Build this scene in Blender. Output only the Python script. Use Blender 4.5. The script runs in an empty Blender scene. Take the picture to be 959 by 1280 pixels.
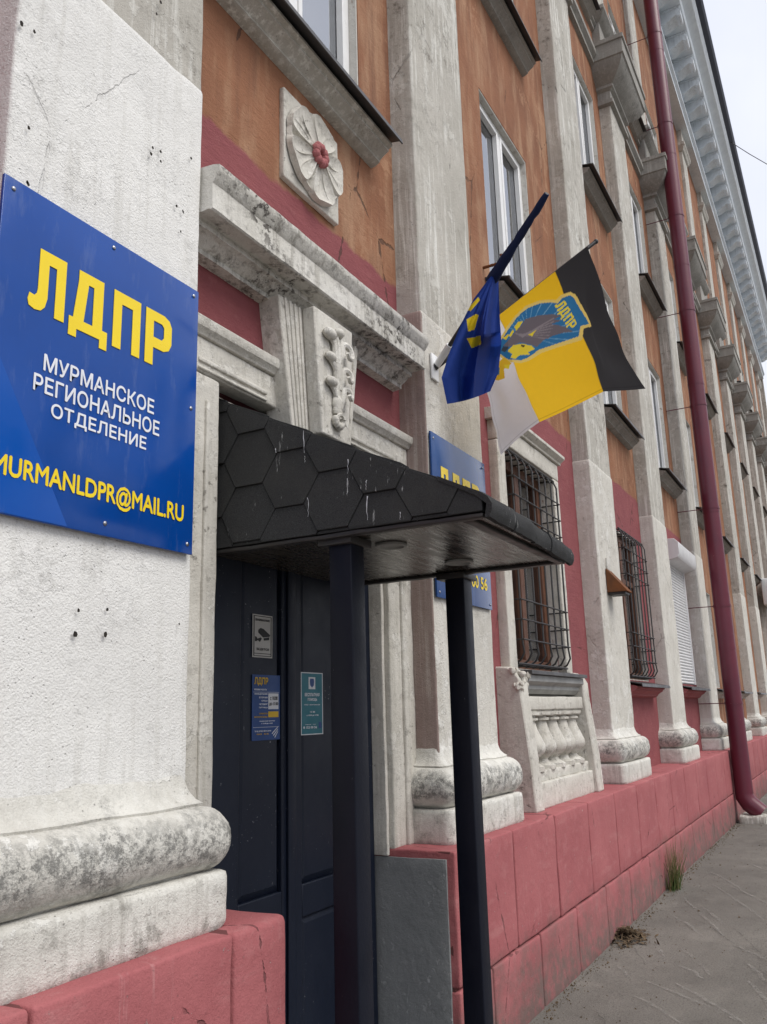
import bpy, bmesh, math, random
import numpy as np
from mathutils import Vector, Matrix, noise
random.seed(7)
S = bpy.context.scene
C = S.collection

# ------------------------------------------------------------------ camera
F_PX, PITCH, ROLL, YAW, EYE = 1065.87, 13.324, -1.5696, 28.367, 1.6
_y, _p, _r = map(math.radians, (YAW, PITCH, ROLL))
FW = Vector((math.cos(_y)*math.cos(_p), math.sin(_y)*math.cos(_p), math.sin(_p)))
_rt = Vector((math.sin(_y), -math.cos(_y), 0)); _up = _rt.cross(FW)
RT = _rt*math.cos(_r) + _up*math.sin(_r)
UP = -_rt*math.sin(_r) + _up*math.cos(_r)
ORG = Vector((0, 0, EYE))
cam_d = bpy.data.cameras.new('camera'); cam = bpy.data.objects.new('camera', cam_d); C.objects.link(cam)
cam_d.sensor_fit = 'VERTICAL'; cam_d.sensor_height = 24; cam_d.lens = F_PX/1280*24
cam_d.clip_end = 2000; cam_d.clip_start = 0.05
M = Matrix((RT, UP, -FW)).transposed().to_4x4(); M.translation = ORG
cam.matrix_world = M
S.camera = cam
def ray(u, v): return FW + RT*((u-479.5)/F_PX) - UP*((v-640)/F_PX)
def atY(u, v, y): r = ray(u, v); return ORG + r*(y/r.y)      # photo pixel -> point on the plane Y = y
def atX(u, v, x): r = ray(u, v); return ORG + r*(x/r.x)

# ------------------------------------------------------------------ sky, sun, exposure
SUN_EL, SUN_AZ = math.radians(52), math.radians(-93)      # direction towards the sun: from the street side, a little behind the camera
W = bpy.data.worlds.new('World'); S.world = W; W.use_nodes = True
nt = W.node_tree; nt.nodes.clear()
sky = nt.nodes.new('ShaderNodeTexSky'); sky.sky_type = 'NISHITA'; sky.sun_disc = False
sky.sun_elevation = SUN_EL; sky.sun_rotation = math.pi/2 - SUN_AZ; sky.dust_density = 4; sky.air_density = 1.5
tc = nt.nodes.new('ShaderNodeTexCoord')
cl = nt.nodes.new('ShaderNodeTexNoise'); cl.inputs['Scale'].default_value = 3.2; cl.inputs['Detail'].default_value = 5
cr = nt.nodes.new('ShaderNodeValToRGB')
cr.color_ramp.elements[0].position = .3; cr.color_ramp.elements[0].color = (5.5, 5.75, 6.6, 1)
cr.color_ramp.elements[1].position = .72; cr.color_ramp.elements[1].color = (7.1, 7.2, 7.75, 1)
mx = nt.nodes.new('ShaderNodeMix'); mx.data_type = 'RGBA'; mx.inputs[0].default_value = .93
bg = nt.nodes.new('ShaderNodeBackground'); bg.inputs[1].default_value = .1
wo = nt.nodes.new('ShaderNodeOutputWorld')
nt.links.new(tc.outputs['Generated'], cl.inputs['Vector']); nt.links.new(cl.outputs[0], cr.inputs[0])
nt.links.new(sky.outputs[0], mx.inputs[6]); nt.links.new(cr.outputs[0], mx.inputs[7])
nt.links.new(mx.outputs[2], bg.inputs[0]); nt.links.new(bg.outputs[0], wo.inputs[0])
sl = bpy.data.lights.new('sun', 'SUN'); sl.energy = 1.5; sl.angle = math.radians(35); sl.color = (1, .97, .92)
so = bpy.data.objects.new('sun', sl); C.objects.link(so)
sd = Vector((math.cos(SUN_AZ)*math.cos(SUN_EL), math.sin(SUN_AZ)*math.cos(SUN_EL), math.sin(SUN_EL)))
so.rotation_euler = sd.to_track_quat('Z', 'Y').to_euler(); so.location = (0, -10, 30)
S.view_settings.view_transform = 'Standard'; S.view_settings.look = 'None'; S.view_settings.gamma = 1
S.view_settings.exposure = 0.62
S.render.engine = 'CYCLES'

# ------------------------------------------------------------------ materials
class NT:
    def __init__(s, name):
        s.m = bpy.data.materials.new(name); s.m.use_nodes = True; s.t = s.m.node_tree; s.t.nodes.clear()
        s.out = s.new('ShaderNodeOutputMaterial'); s.p = s.new('ShaderNodeBsdfPrincipled')
        s.l(s.p.outputs[0], s.out.inputs[0]); s.pos = s.new('ShaderNodeNewGeometry').outputs['Position']
    def new(s, t, **k):
        n = s.t.nodes.new(t)
        for a, b in k.items(): setattr(n, a, b)
        return n
    def l(s, a, b): s.t.links.new(a, b)
    def put(s, inp, v):
        if isinstance(v, bpy.types.NodeSocket): s.l(v, inp)
        else: inp.default_value = (tuple(v) + (1,))[:4] if hasattr(v, '__len__') and inp.type == 'RGBA' else v
    def scaled(s, sc, rot=(0, 0, 0), vec=None):
        n = s.new('ShaderNodeMapping'); s.l(vec or s.pos, n.inputs[0]); n.inputs['Scale'].default_value = sc; n.inputs['Rotation'].default_value = rot
        return n.outputs[0]
    def noise(s, scale, detail=6, rough=.6, vec=None, dist=0):
        n = s.new('ShaderNodeTexNoise'); s.l(vec or s.pos, n.inputs['Vector'])
        n.inputs['Scale'].default_value = scale; n.inputs['Detail'].default_value = min(detail, 6)
        n.inputs['Roughness'].default_value = rough; n.inputs['Distortion'].default_value = dist
        return n.outputs[0]
    def voro(s, scale, feat='F1', vec=None):
        n = s.new('ShaderNodeTexVoronoi', feature=feat); s.l(vec or s.pos, n.inputs['Vector']); n.inputs['Scale'].default_value = scale
        return n.outputs['Distance']
    def ramp(s, f, a, b, lo=0., hi=1.):
        n = s.new('ShaderNodeMapRange'); s.put(n.inputs[0], f)
        n.inputs[1].default_value = a; n.inputs[2].default_value = b; n.inputs[3].default_value = lo; n.inputs[4].default_value = hi
        return n.outputs[0]
    def math(s, op, a, b=0.):
        n = s.new('ShaderNodeMath', operation=op); s.put(n.inputs[0], a); s.put(n.inputs[1], b); return n.outputs[0]
    def mix(s, f, a, b):
        n = s.new('ShaderNodeMix', data_type='RGBA'); s.put(n.inputs[0], f); s.put(n.inputs[6], a); s.put(n.inputs[7], b); return n.outputs[2]
    def z(s):
        n = s.new('ShaderNodeSeparateXYZ'); s.l(s.pos, n.inputs[0]); return n.outputs[2]
    def bump(s, h, strength, dist, prev=None):
        n = s.new('ShaderNodeBump'); s.l(h, n.inputs['Height']); n.inputs['Strength'].default_value = strength; n.inputs['Distance'].default_value = dist
        if prev: s.l(prev, n.inputs['Normal'])
        return n.outputs[0]
    def done(s, col, rough=.9, normal=None, metal=0., spec=.3):
        s.put(s.p.inputs['Base Color'], col); s.put(s.p.inputs['Roughness'], rough)
        s.p.inputs['Metallic'].default_value = metal; s.p.inputs['Specular IOR Level'].default_value = spec
        if normal: s.l(normal, s.p.inputs['Normal'])
        return s.m

def stucco(name, c1, c2, dirt=(.2, .19, .17), dirt_amt=.35, streak=None, streak_amt=.4, pits=.6, fine=.5, lump=.4, patch=None,
           band=None, fine_scale=170, chip=None, chip_amt=0., crack=0., bstr=.7, chip_lo=.60):
    n = NT(name)
    col = n.mix(n.ramp(n.noise(2.3, 9, .62), .35, .68), c1, c2)
    if patch:
        pmk = n.math('MULTIPLY', n.ramp(n.noise(7.5, 8, .74), .545, .56), n.ramp(n.noise(1.4, 3), .40, .55))
        col = n.mix(n.math('MULTIPLY', pmk, patch[1]), col, patch[0])
    if streak:
        st = n.noise(1, 7, .68, n.scaled((30, 30, 1.3)))
        st2 = n.ramp(n.noise(1.7, 3), .36, .58)
        col = n.mix(n.math('MULTIPLY', n.math('MULTIPLY', n.ramp(st, .50, .62), st2), streak_amt), col, streak)
    g = n.ramp(n.noise(11, 11, .78), .52, .66)
    g = n.math('MULTIPLY', g, n.math('MULTIPLY', n.ramp(n.noise(1.9, 4), .42, .66), dirt_amt))
    col = n.mix(g, col, dirt)
    if band:                                                  # grime lying on a moulding: (z centre, half height, colour, amount)
        d = n.math('ABSOLUTE', n.math('SUBTRACT', n.math('ADD', n.z(), n.ramp(n.noise(7, 6), .3, .7, -.05, .05)), band[0]))
        k = n.math('MULTIPLY', n.ramp(d, band[1], band[1]*.35), n.ramp(n.noise(26, 10, .85), .44, .56))
        col = n.mix(n.math('MULTIPLY', k, band[3]), col, band[2])
    col = n.mix(n.math('MULTIPLY', n.ramp(n.noise(fine_scale*.8, 4, .75), .50, .66), .22), col, [x*.55 for x in c2])
    col = n.mix(n.math('MULTIPLY', n.ramp(n.noise(60, 5, .75), .54, .68), .25), col, [min(.86, x*1.18) for x in c1])
    h = n.math('ADD', n.math('MULTIPLY', n.noise(fine_scale, 4, .6), fine), n.math('MULTIPLY', n.noise(34, 6, .6), lump)); h = n.math('ADD', h, n.math('MULTIPLY', n.noise(7, 5, .65), 1.3))
    if patch: h = n.math('ADD', h, n.math('MULTIPLY', pmk, .35))
    if chip:
        k = n.math('MULTIPLY', n.ramp(n.noise(26, 8, .7), chip_lo, chip_lo+.03), n.ramp(n.noise(2.2, 4), .45, .6))
        col = n.mix(n.math('MULTIPLY', k, chip_amt), col, chip); h = n.math('SUBTRACT', h, n.math('MULTIPLY', k, .6))
    if pits:
        v = n.ramp(n.voro(46), .16, .08); m = n.ramp(n.noise(5, 4), .52, .6)
        pm = n.math('MULTIPLY', v, m)
        col = n.mix(n.math('MULTIPLY', pm, pits), col, [x*.35 for x in c1]); h = n.math('SUBTRACT', h, n.math('MULTIPLY', pm, .8))
    if crack:
        vz = n.voro(1.6, 'DISTANCE_TO_EDGE', n.scaled((1, 1, .55)))
        ck = n.math('MULTIPLY', n.ramp(n.math('ADD', vz, n.ramp(n.noise(14, 5), .3, .7, -.012, .012)), .0045, .0005), n.ramp(n.noise(1.3, 3), .55, .62))
        col = n.mix(n.math('MULTIPLY', ck, crack), col, [x*.3 for x in c1]); h = n.math('SUBTRACT', h, ck)
    nb = n.bump(h, bstr, .010)
    return n.done(col, .92, nb, spec=.18)

MAT = {}
WHT = (.80, .785, .74); WHT2 = (.70, .685, .635)
MAT['white'] = stucco('white_stucco', (.82, .81, .775), (.74, .73, .70), patch=((.86, .85, .82), .35), dirt_amt=.5, streak=(.58, .565, .52), streak_amt=.42, fine=.8, lump=.35, pits=.35, crack=.12, fine_scale=150, bstr=.62)
MAT['white2'] = stucco('dirty_cream_stucco', (.66, .635, .575), (.54, .515, .46), patch=((.78, .765, .72), .6), dirt=(.24, .215, .18), dirt_amt=.55, streak=(.74, .725, .68), streak_amt=.55, fine=.7, lump=.45, pits=.6, crack=.35, fine_scale=120, chip=(.36, .33, .28), chip_amt=.4)
MAT['base'] = stucco('white_base_stone', (.70, .685, .63), (.54, .52, .47), patch=((.82, .81, .77), .7), dirt=(.13, .125, .11), dirt_amt=1., streak=(.75, .74, .7), streak_amt=.3, fine=.6, lump=.7, pits=.6,
                     band=(1.235, .095, (.15, .148, .138), .85))
MAT['block'] = stucco('white_block_stone', (.70, .685, .63), (.55, .53, .48), patch=((.80, .79, .75), .6), dirt=(.2, .19, .165), dirt_amt=.9, streak=(.36, .34, .30), streak_amt=.55, fine=.55, lump=.6, pits=.5, chip=(.5, .48, .43), chip_amt=.5)
MAT['concrete'] = stucco('weathered_grey_plaster', (.50, .475, .425), (.40, .38, .335), patch=((.66, .645, .59), .55), dirt=(.13, .115, .095), dirt_amt=.95, streak=(.72, .71, .66), streak_amt=.95, pits=1., fine=.5, lump=.45, crack=.6)
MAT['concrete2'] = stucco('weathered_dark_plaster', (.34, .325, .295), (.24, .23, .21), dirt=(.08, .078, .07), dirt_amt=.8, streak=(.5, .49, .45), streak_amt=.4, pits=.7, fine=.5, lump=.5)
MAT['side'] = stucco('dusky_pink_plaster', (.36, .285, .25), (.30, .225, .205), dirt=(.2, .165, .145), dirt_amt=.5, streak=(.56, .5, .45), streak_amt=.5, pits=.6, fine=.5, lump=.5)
MAT['ornament'] = stucco('white_moulding', (.66, .635, .575), (.53, .505, .45), patch=((.76, .74, .685), .6), dirt=(.22, .20, .17), dirt_amt=.8, streak=(.42, .40, .34), streak_amt=.55, pits=.5, fine=.4, lump=.5, chip=(.2, .185, .16), chip_amt=.7)
MAT['cornice'] = stucco('stained_white_cornice', (.72, .70, .65), (.58, .56, .50), dirt=(.10, .09, .078), dirt_amt=1., streak=(.28, .26, .22), streak_amt=.75, pits=.6, fine=.4, lump=.7, chip=(.1, .09, .08), chip_amt=.9, chip_lo=.54)
MAT['pinkblock'] = None
def pink_mat():
    n = NT('pink_plinth_paint')
    col = n.mix(n.ramp(n.noise(1.8, 9, .62), .35, .68), (.41, .138, .142), (.335, .102, .108))
    col = n.mix(n.math('MULTIPLY', n.ramp(n.noise(11, 9, .7), .56, .72), .35), col, (.50, .24, .235))
    st = n.math('MULTIPLY', n.ramp(n.noise(1, 8, .65, n.scaled((30, 30, 1.6))), .6, .7), n.ramp(n.noise(2, 3), .5, .65))
    col = n.mix(n.math('MULTIPLY', st, .35), col, (.55, .33, .32))
    chips = n.ramp(n.noise(36, 7, .75), .655, .675)
    col = n.mix(n.math('MULTIPLY', chips, .6), col, (.6, .55, .52))
    col = n.mix(n.math('MULTIPLY', n.ramp(n.noise(120, 4, .75), .5, .66), .28), col, (.2, .06, .065))
    col = n.mix(n.math('MULTIPLY', n.ramp(n.noise(1, 7, .7, n.scaled((3, 3, 14))), .56, .68), .22), col, (.5, .26, .25))
    # street-dirt splashes with a ragged outline
    zz = n.math('ADD', n.z(), n.ramp(n.noise(3.2, 9, .7), .25, .75, -.26, .26))
    gr = n.math('MULTIPLY', n.ramp(zz, .42, .06), n.ramp(n.noise(12, 8, .7), .26, .54))
    col = n.mix(n.math('MULTIPLY', gr, .8), col, (.13, .115, .10))
    vz = n.voro(1.3, 'DISTANCE_TO_EDGE', n.scaled((1, 1, .8)))
    ck = n.math('MULTIPLY', n.ramp(n.math('ADD', vz, n.ramp(n.noise(18, 5), .3, .7, -.01, .01)), .004, .0005), n.ramp(n.noise(1.6, 3), .5, .56))
    col = n.mix(n.math('MULTIPLY', ck, .7), col, (.12, .05, .05))
    h = n.math('ADD', n.math('MULTIPLY', n.noise(150, 4), .3), n.math('MULTIPLY', n.noise(22, 7, .6), .7))
    h = n.math('SUBTRACT', h, n.math('MULTIPLY', chips, .4)); h = n.math('SUBTRACT', h, ck)
    return n.done(col, .85, n.bump(h, .8, .009), spec=.2)
MAT['pinkblock'] = pink_mat()
def wall_mat(name, split):
    n = NT(name)
    org = n.mix(n.ramp(n.noise(1.5, 9, .6), .35, .68), (.315, .148, .083), (.225, .103, .060))
    org = n.mix(n.math('MULTIPLY', n.ramp(n.noise(1, 8, .62, n.scaled((6, 6, 1.3))), .48, .66), .5), org, (.48, .31, .195))
    org = n.mix(n.math('MULTIPLY', n.ramp(n.noise(1, 8, .62, n.scaled((7, 7, .8))), .55, .7), .55), org, (.16, .08, .055))
    org = n.mix(n.math('MULTIPLY', n.ramp(n.noise(20, 9, .7), .62, .72), .4), org, (.12, .08, .06))
    org = n.mix(n.math('MULTIPLY', n.ramp(n.noise(90, 5, .75), .5, .65), .3), org, (.17, .075, .04))
    pq = n.math('MULTIPLY', n.ramp(n.noise(4.5, 8, .74), .57, .585), n.ramp(n.noise(.8, 3), .45, .55)); org = n.mix(n.math('MULTIPLY', pq, .45), org, (.46, .27, .165))
    pk = n.mix(n.ramp(n.noise(2.4, 9, .62), .35, .68), (.275, .088, .092), (.225, .068, .075))
    pk = n.mix(n.math('MULTIPLY', n.ramp(n.noise(9, 9, .7), .56, .72), .3), pk, (.42, .2, .19))
    zz = n.math('ADD', n.z(), n.ramp(n.noise(5, 6, .6), .25, .75, -.03, .03))
    sx = n.new('ShaderNodeSeparateXYZ'); n.l(n.pos, sx.inputs[0])
    f = n.math('MAXIMUM', n.ramp(zz, split-.012, split+.012), n.ramp(sx.outputs[0], 13.9, 13.91))
    col = n.mix(f, pk, org)
    h = n.math('ADD', n.math('MULTIPLY', n.noise(160, 4), .4), n.math('MULTIPLY', n.noise(14, 8, .7, n.scaled((.8, 1, 2.2))), 1.1))
    vz = n.voro(1.1, 'DISTANCE_TO_EDGE', n.scaled((1, 1, .6)))
    ck = n.math('MULTIPLY', n.ramp(n.math('ADD', vz, n.ramp(n.noise(12, 5), .3, .7, -.012, .012)), .004, .0005), n.ramp(n.noise(.9, 3), .5, .56))
    col = n.mix(n.math('MULTIPLY', ck, .7), col, (.07, .045, .035)); h = n.math('SUBTRACT', h, ck)
    return n.done(col, .9, n.bump(h, .8, .010), spec=.2)
MAT['wall'] = wall_mat('pink_and_ochre_wall_paint', 4.075)
def plain(name, c, c2=None, rough=.6, spec=.4, metal=0., bump=.0, bs=60, ns=6, lo=.35, hi=.7):
    n = NT(name)
    col = n.mix(n.ramp(n.noise(ns, 8, .65), lo, hi), c, c2 or [x*.8 for x in c])
    r = n.ramp(n.noise(ns*2, 6), .3, .7, max(rough-.1, .02), min(rough+.12, 1))
    return n.done(col, r, n.bump(n.noise(bs, 6, .6), bump, .004) if bump else None, metal, spec)
MAT['pinkside'] = stucco('pink_moulding_paint', (.40, .15, .15), (.34, .115, .12), dirt=(.18, .11, .1), dirt_amt=.5, fine=.4, lump=.5, pits=.3)
MAT['grey'] = stucco('grey_reveal_paint', (.27, .28, .28), (.22, .23, .232), dirt=(.42, .42, .42), dirt_amt=.12, fine=.25, lump=.5, pits=0, crack=1., chip=(.55, .55, .56), chip_amt=.85, chip_lo=.57)
MAT['pvc'] = plain('white_plastic_frame', (.80, .80, .79), (.72, .72, .71), .35, .5)
MAT['oldwhite'] = stucco('old_white_reveal', (.66, .645, .60), (.52, .5, .46), dirt=(.25, .2, .17), dirt_amt=.9, fine=.5, lump=.6, pits=.6, chip=(.28, .17, .12), chip_amt=.8)
MAT['wood'] = plain('brown_window_wood', (.135, .055, .028), (.085, .035, .02), .5, .4, bump=.1)
MAT['tin'] = plain('dark_painted_tin', (.035, .035, .038), (.055, .052, .05), .42, .5, ns=4)
MAT['tinlight'] = plain('grey_tin', (.30, .30, .29), (.22, .22, .21), .5, .5)
MAT['iron'] = plain('black_iron', (.018, .018, .02), (.035, .03, .026), .5, .5)
MAT['rust'] = plain('rusty_iron', (.20, .075, .028), (.10, .05, .03), .8, .2, bump=.3)
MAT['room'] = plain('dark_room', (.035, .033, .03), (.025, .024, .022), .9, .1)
MAT['curtain'] = plain('net_curtain', (.86, .87, .87), (.78, .79, .79), .9, .1, ns=3)
def glass_mat():
    n = NT('window_glass'); n.t.nodes.remove(n.p)
    fr = n.new('ShaderNodeFresnel'); fr.inputs[0].default_value = 6.0
    tr = n.new('ShaderNodeBsdfTransparent'); tr.inputs[0].default_value = (.92, .94, .94, 1)
    gl = n.new('ShaderNodeBsdfGlossy'); gl.inputs['Roughness'].default_value = .015; gl.inputs['Color'].default_value = (.95, .97, 1, 1)
    nb = n.bump(n.noise(1.3, 2), .03, .05); n.l(nb, gl.inputs['Normal'])
    ms = n.new('ShaderNodeMixShader'); n.l(fr.outputs[0], ms.inputs[0]); n.l(tr.outputs[0], ms.inputs[1]); n.l(gl.outputs[0], ms.inputs[2])
    n.l(ms.outputs[0], n.out.inputs[0]); return n.m
MAT['glass'] = glass_mat()
def door_mat():
    n = NT('dark_navy_door_paint')
    col = n.mix(n.ramp(n.noise(3, 6), .35, .7), (.005, .009, .021), (.008, .012, .024))
    sp = n.math('MULTIPLY', n.ramp(n.noise(75, 5, .7), .655, .68), n.ramp(n.noise(4.5, 3), .50, .58))
    col = n.mix(n.math('MULTIPLY', sp, .7), col, (.4, .4, .42))
    return n.done(col, n.ramp(n.noise(8, 6), .3, .7, .38, .55), n.bump(n.noise(45, 5), .12, .003), spec=.3)
MAT['door'] = door_mat()
def post_mat():
    n = NT('navy_black_post_paint')
    col = n.mix(n.ramp(n.noise(4, 6), .35, .7), (.004, .0055, .012), (.007, .0085, .016))
    sp = n.math('MULTIPLY', n.ramp(n.noise(1, 7, .75, n.scaled((60, 60, 22))), .68, .71), n.ramp(n.noise(2.6, 3), .5, .6))
    col = n.mix(n.math('MULTIPLY', sp, .55), col, (.33, .32, .33))
    return n.done(col, n.ramp(n.noise(8, 6), .3, .7, .38, .55), n.bump(n.noise(60, 5), .2, .004), spec=.2)
MAT['post'] = post_mat()
def shingle_mat():
    n = NT('black_bitumen_shingle')
    oi = n.new('ShaderNodeObjectInfo')
    a = n.mix(n.ramp(n.noise(420, 3, .7), .4, .62), (.017, .0175, .018), (.062, .063, .064))
    col = n.mix(n.ramp(oi.outputs['Random'], 0, 1, 0, .45), a, (.034, .034, .033))
    col = n.mix(n.math('MULTIPLY', n.ramp(n.noise(5, 8, .7), .5, .7), .35), col, (.06, .058, .053))
    dr = n.math('MULTIPLY', n.ramp(n.noise(1, 6, .7, n.scaled((46, 46, 6))), .64, .67), n.ramp(n.noise(2.7, 2), .5, .58))
    col = n.mix(n.math('MULTIPLY', dr, .7), col, (.5, .5, .49))
    return n.done(col, .9, n.bump(n.noise(420, 3, .7), .7, .003), spec=.2)
MAT['shingle'] = shingle_mat()
def soffit_mat():
    n = NT('black_bitumen_underside')
    w = n.noise(1, 6, .6, n.scaled((5, 42, 1)), dist=.6)
    col = n.mix(n.ramp(w, .4, .65), (.028, .024, .020), (.06, .052, .043))
    return n.done(col, n.ramp(w, .3, .7, .16, .38), n.bump(w, .5, .006), spec=.6)
MAT['soffit'] = soffit_mat()
def pipe_mat():
    n = NT('burgundy_pipe_paint')
    col = n.mix(n.ramp(n.noise(2.2, 7), .35, .7), (.135, .018, .036), (.105, .015, .033))
    sp = n.math('MULTIPLY', n.ramp(n.noise(30, 6, .7), .66, .7), .6)
    col = n.mix(sp, col, (.35, .2, .2))
    return n.done(col, .38, n.bump(n.noise(6, 3), .1, .01), spec=.5)
MAT['pipe'] = pipe_mat()
MAT['eave'] = stucco('blue_grey_eave_paint', (.76, .81, .85), (.64, .69, .73), dirt=(.34, .36, .38), dirt_amt=.6, streak=(.36, .39, .43), streak_amt=.4, fine=.2, lump=.3, pits=0)
MAT['eavelight'] = plain('pale_blue_gutter', (.76, .82, .86), (.66, .72, .77), .4, .5)
MAT['roof'] = plain('dark_blue_tin_roof', (.045, .055, .085), (.06, .07, .1), .4, .5)
def sign_mat(name, c1, c2):
    n = NT(name)
    col = n.mix(n.ramp(n.noise(2.5, 4), .35, .7), c1, c2)
    d = n.math('MULTIPLY', n.ramp(n.noise(1, 8, .7, n.scaled((14, 14, 3))), .55, .75), .22)
    col = n.mix(d, col, (.25, .3, .42))
    return n.done(col, n.ramp(n.noise(7, 7, .65), .3, .7, .08, .22), n.bump(n.noise(3.5, 2), .05, .02), spec=.38)
MAT['signblue'] = sign_mat('glossy_blue_sign', (.002, .060, .31), (.002, .050, .26))
MAT['signblue2'] = sign_mat('faded_blue_sign', (.02, .075, .24), (.015, .055, .19))
MAT['signlight'] = sign_mat('royal_blue_print', (.003, .075, .37), (.003, .066, .34))
MAT['yellow'] = plain('yellow_print', (.88, .66, .015), (.82, .60, .015), .3, .4)
MAT['whiteprint'] = plain('white_print', (.78, .80, .84), (.72, .74, .79), .3, .4)
MAT['steel'] = plain('screw_steel', (.45, .46, .48), (.3, .3, .32), .35, .5, metal=1.)
MAT['hole'] = plain('drill_hole_dark', (.04, .035, .03), (.025, .022, .02), .95, .1)
MAT['poleblack'] = plain('black_pole_paint', (.012, .012, .014), (.02, .02, .022), .4, .5)
MAT['navycloth'] = plain('navy_sleeve_cloth', (.010, .018, .055), (.016, .026, .075), .85, .2, bump=.3, bs=40)
MAT['roll'] = plain('white_roller_metal', (.74, .74, .74), (.66, .66, .665), .45, .45)
MAT['poster'] = plain('paper_grey', (.46, .45, .42), (.40, .39, .37), .6, .3)
MAT['posterblue'] = plain('paper_blue', (.012, .055, .20), (.010, .045, .165), .45, .4)
MAT['posterteal'] = plain('paper_teal', (.015, .145, .185), (.012, .12, .155), .45, .4)
MAT['posterwhite'] = plain('paper_white', (.62, .63, .65), (.55, .56, .58), .5, .3)
MAT['posterink'] = plain('paper_ink', (.02, .02, .02), (.03, .03, .03), .6, .3)
MAT['postergold'] = plain('paper_gold', (.62, .40, .03), (.52, .34, .03), .5, .3)
def asphalt_mat():
    n = NT('worn_asphalt')
    col = n.mix(n.ramp(n.noise(1.1, 10, .65), .35, .68), (.235, .22, .194), (.15, .14, .124))
    col = n.mix(n.math('MULTIPLY', n.ramp(n.voro(150), .30, .12), .55), col, (.40, .38, .345))
    col = n.mix(n.math('MULTIPLY', n.ramp(n.noise(95, 4, .8), .5, .6), .6), col, (.07, .066, .06))
    col = n.mix(n.math('MULTIPLY', n.ramp(n.noise(5, 8, .7), .55, .72), .4), col, (.085, .08, .073))
    col = n.mix(n.math('MULTIPLY', n.ramp(n.noise(2.6, 8, .6), .56, .68), .35), col, (.27, .25, .22))
    h = n.math('ADD', n.math('MULTIPLY', n.noise(150, 4, .7), .8), n.math('MULTIPLY', n.noise(9, 7), .6))
    return n.done(col, .9, n.bump(h, .9, .010), spec=.2)
MAT['asphalt'] = asphalt_mat()
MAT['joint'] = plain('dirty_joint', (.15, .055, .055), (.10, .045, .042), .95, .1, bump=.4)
def scuff_mat(name, c):
    n = NT(name)
    col = n.mix(n.ramp(n.noise(60, 6, .7), .35, .65), c, [x*.62 for x in c])
    k = n.math('MULTIPLY', n.ramp(n.noise(38, 7, .75), .38, .6), n.ramp(n.noise(5, 3), .32, .55))
    n.l(n.math('MULTIPLY', k, .5), n.p.inputs['Alpha'])
    return n.done(col, .92, n.bump(n.noise(200, 3), .5, .004), spec=.2)
MAT['scuff'] = scuff_mat('pale_scuff', (.42, .40, .36)); MAT['crackdark'] = scuff_mat('dark_crack', (.04, .038, .034))
def leaf_mat(name, c1, c2, tr=.35):
    n = NT(name); oi = n.noise(9, 3)
    col = n.mix(n.ramp(oi, .35, .65), c1, c2)
    m = n.done(col, .6, spec=.3)
    t = n.new('ShaderNodeBsdfTranslucent'); n.l(col, t.inputs[0]); ms = n.new('ShaderNodeMixShader'); ms.inputs[0].default_value = tr
    n.l(n.p.outputs[0], ms.inputs[1]); n.l(t.outputs[0], ms.inputs[2]); n.l(ms.outputs[0], n.out.inputs[0]); return m
MAT['leaf'] = leaf_mat('green_leaves', (.055, .10, .022), (.09, .13, .035)); MAT['straw'] = leaf_mat('dry_grass', (.30, .24, .12), (.2, .17, .08))
MAT['litter'] = plain('dry_leaf_litter', (.16, .115, .07), (.05, .038, .028), .9, .1, ns=40)
MAT['bark'] = plain('grey_bark', (.12, .10, .08), (.07, .06, .05), .9, .1, bump=.6, bs=20)

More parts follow.
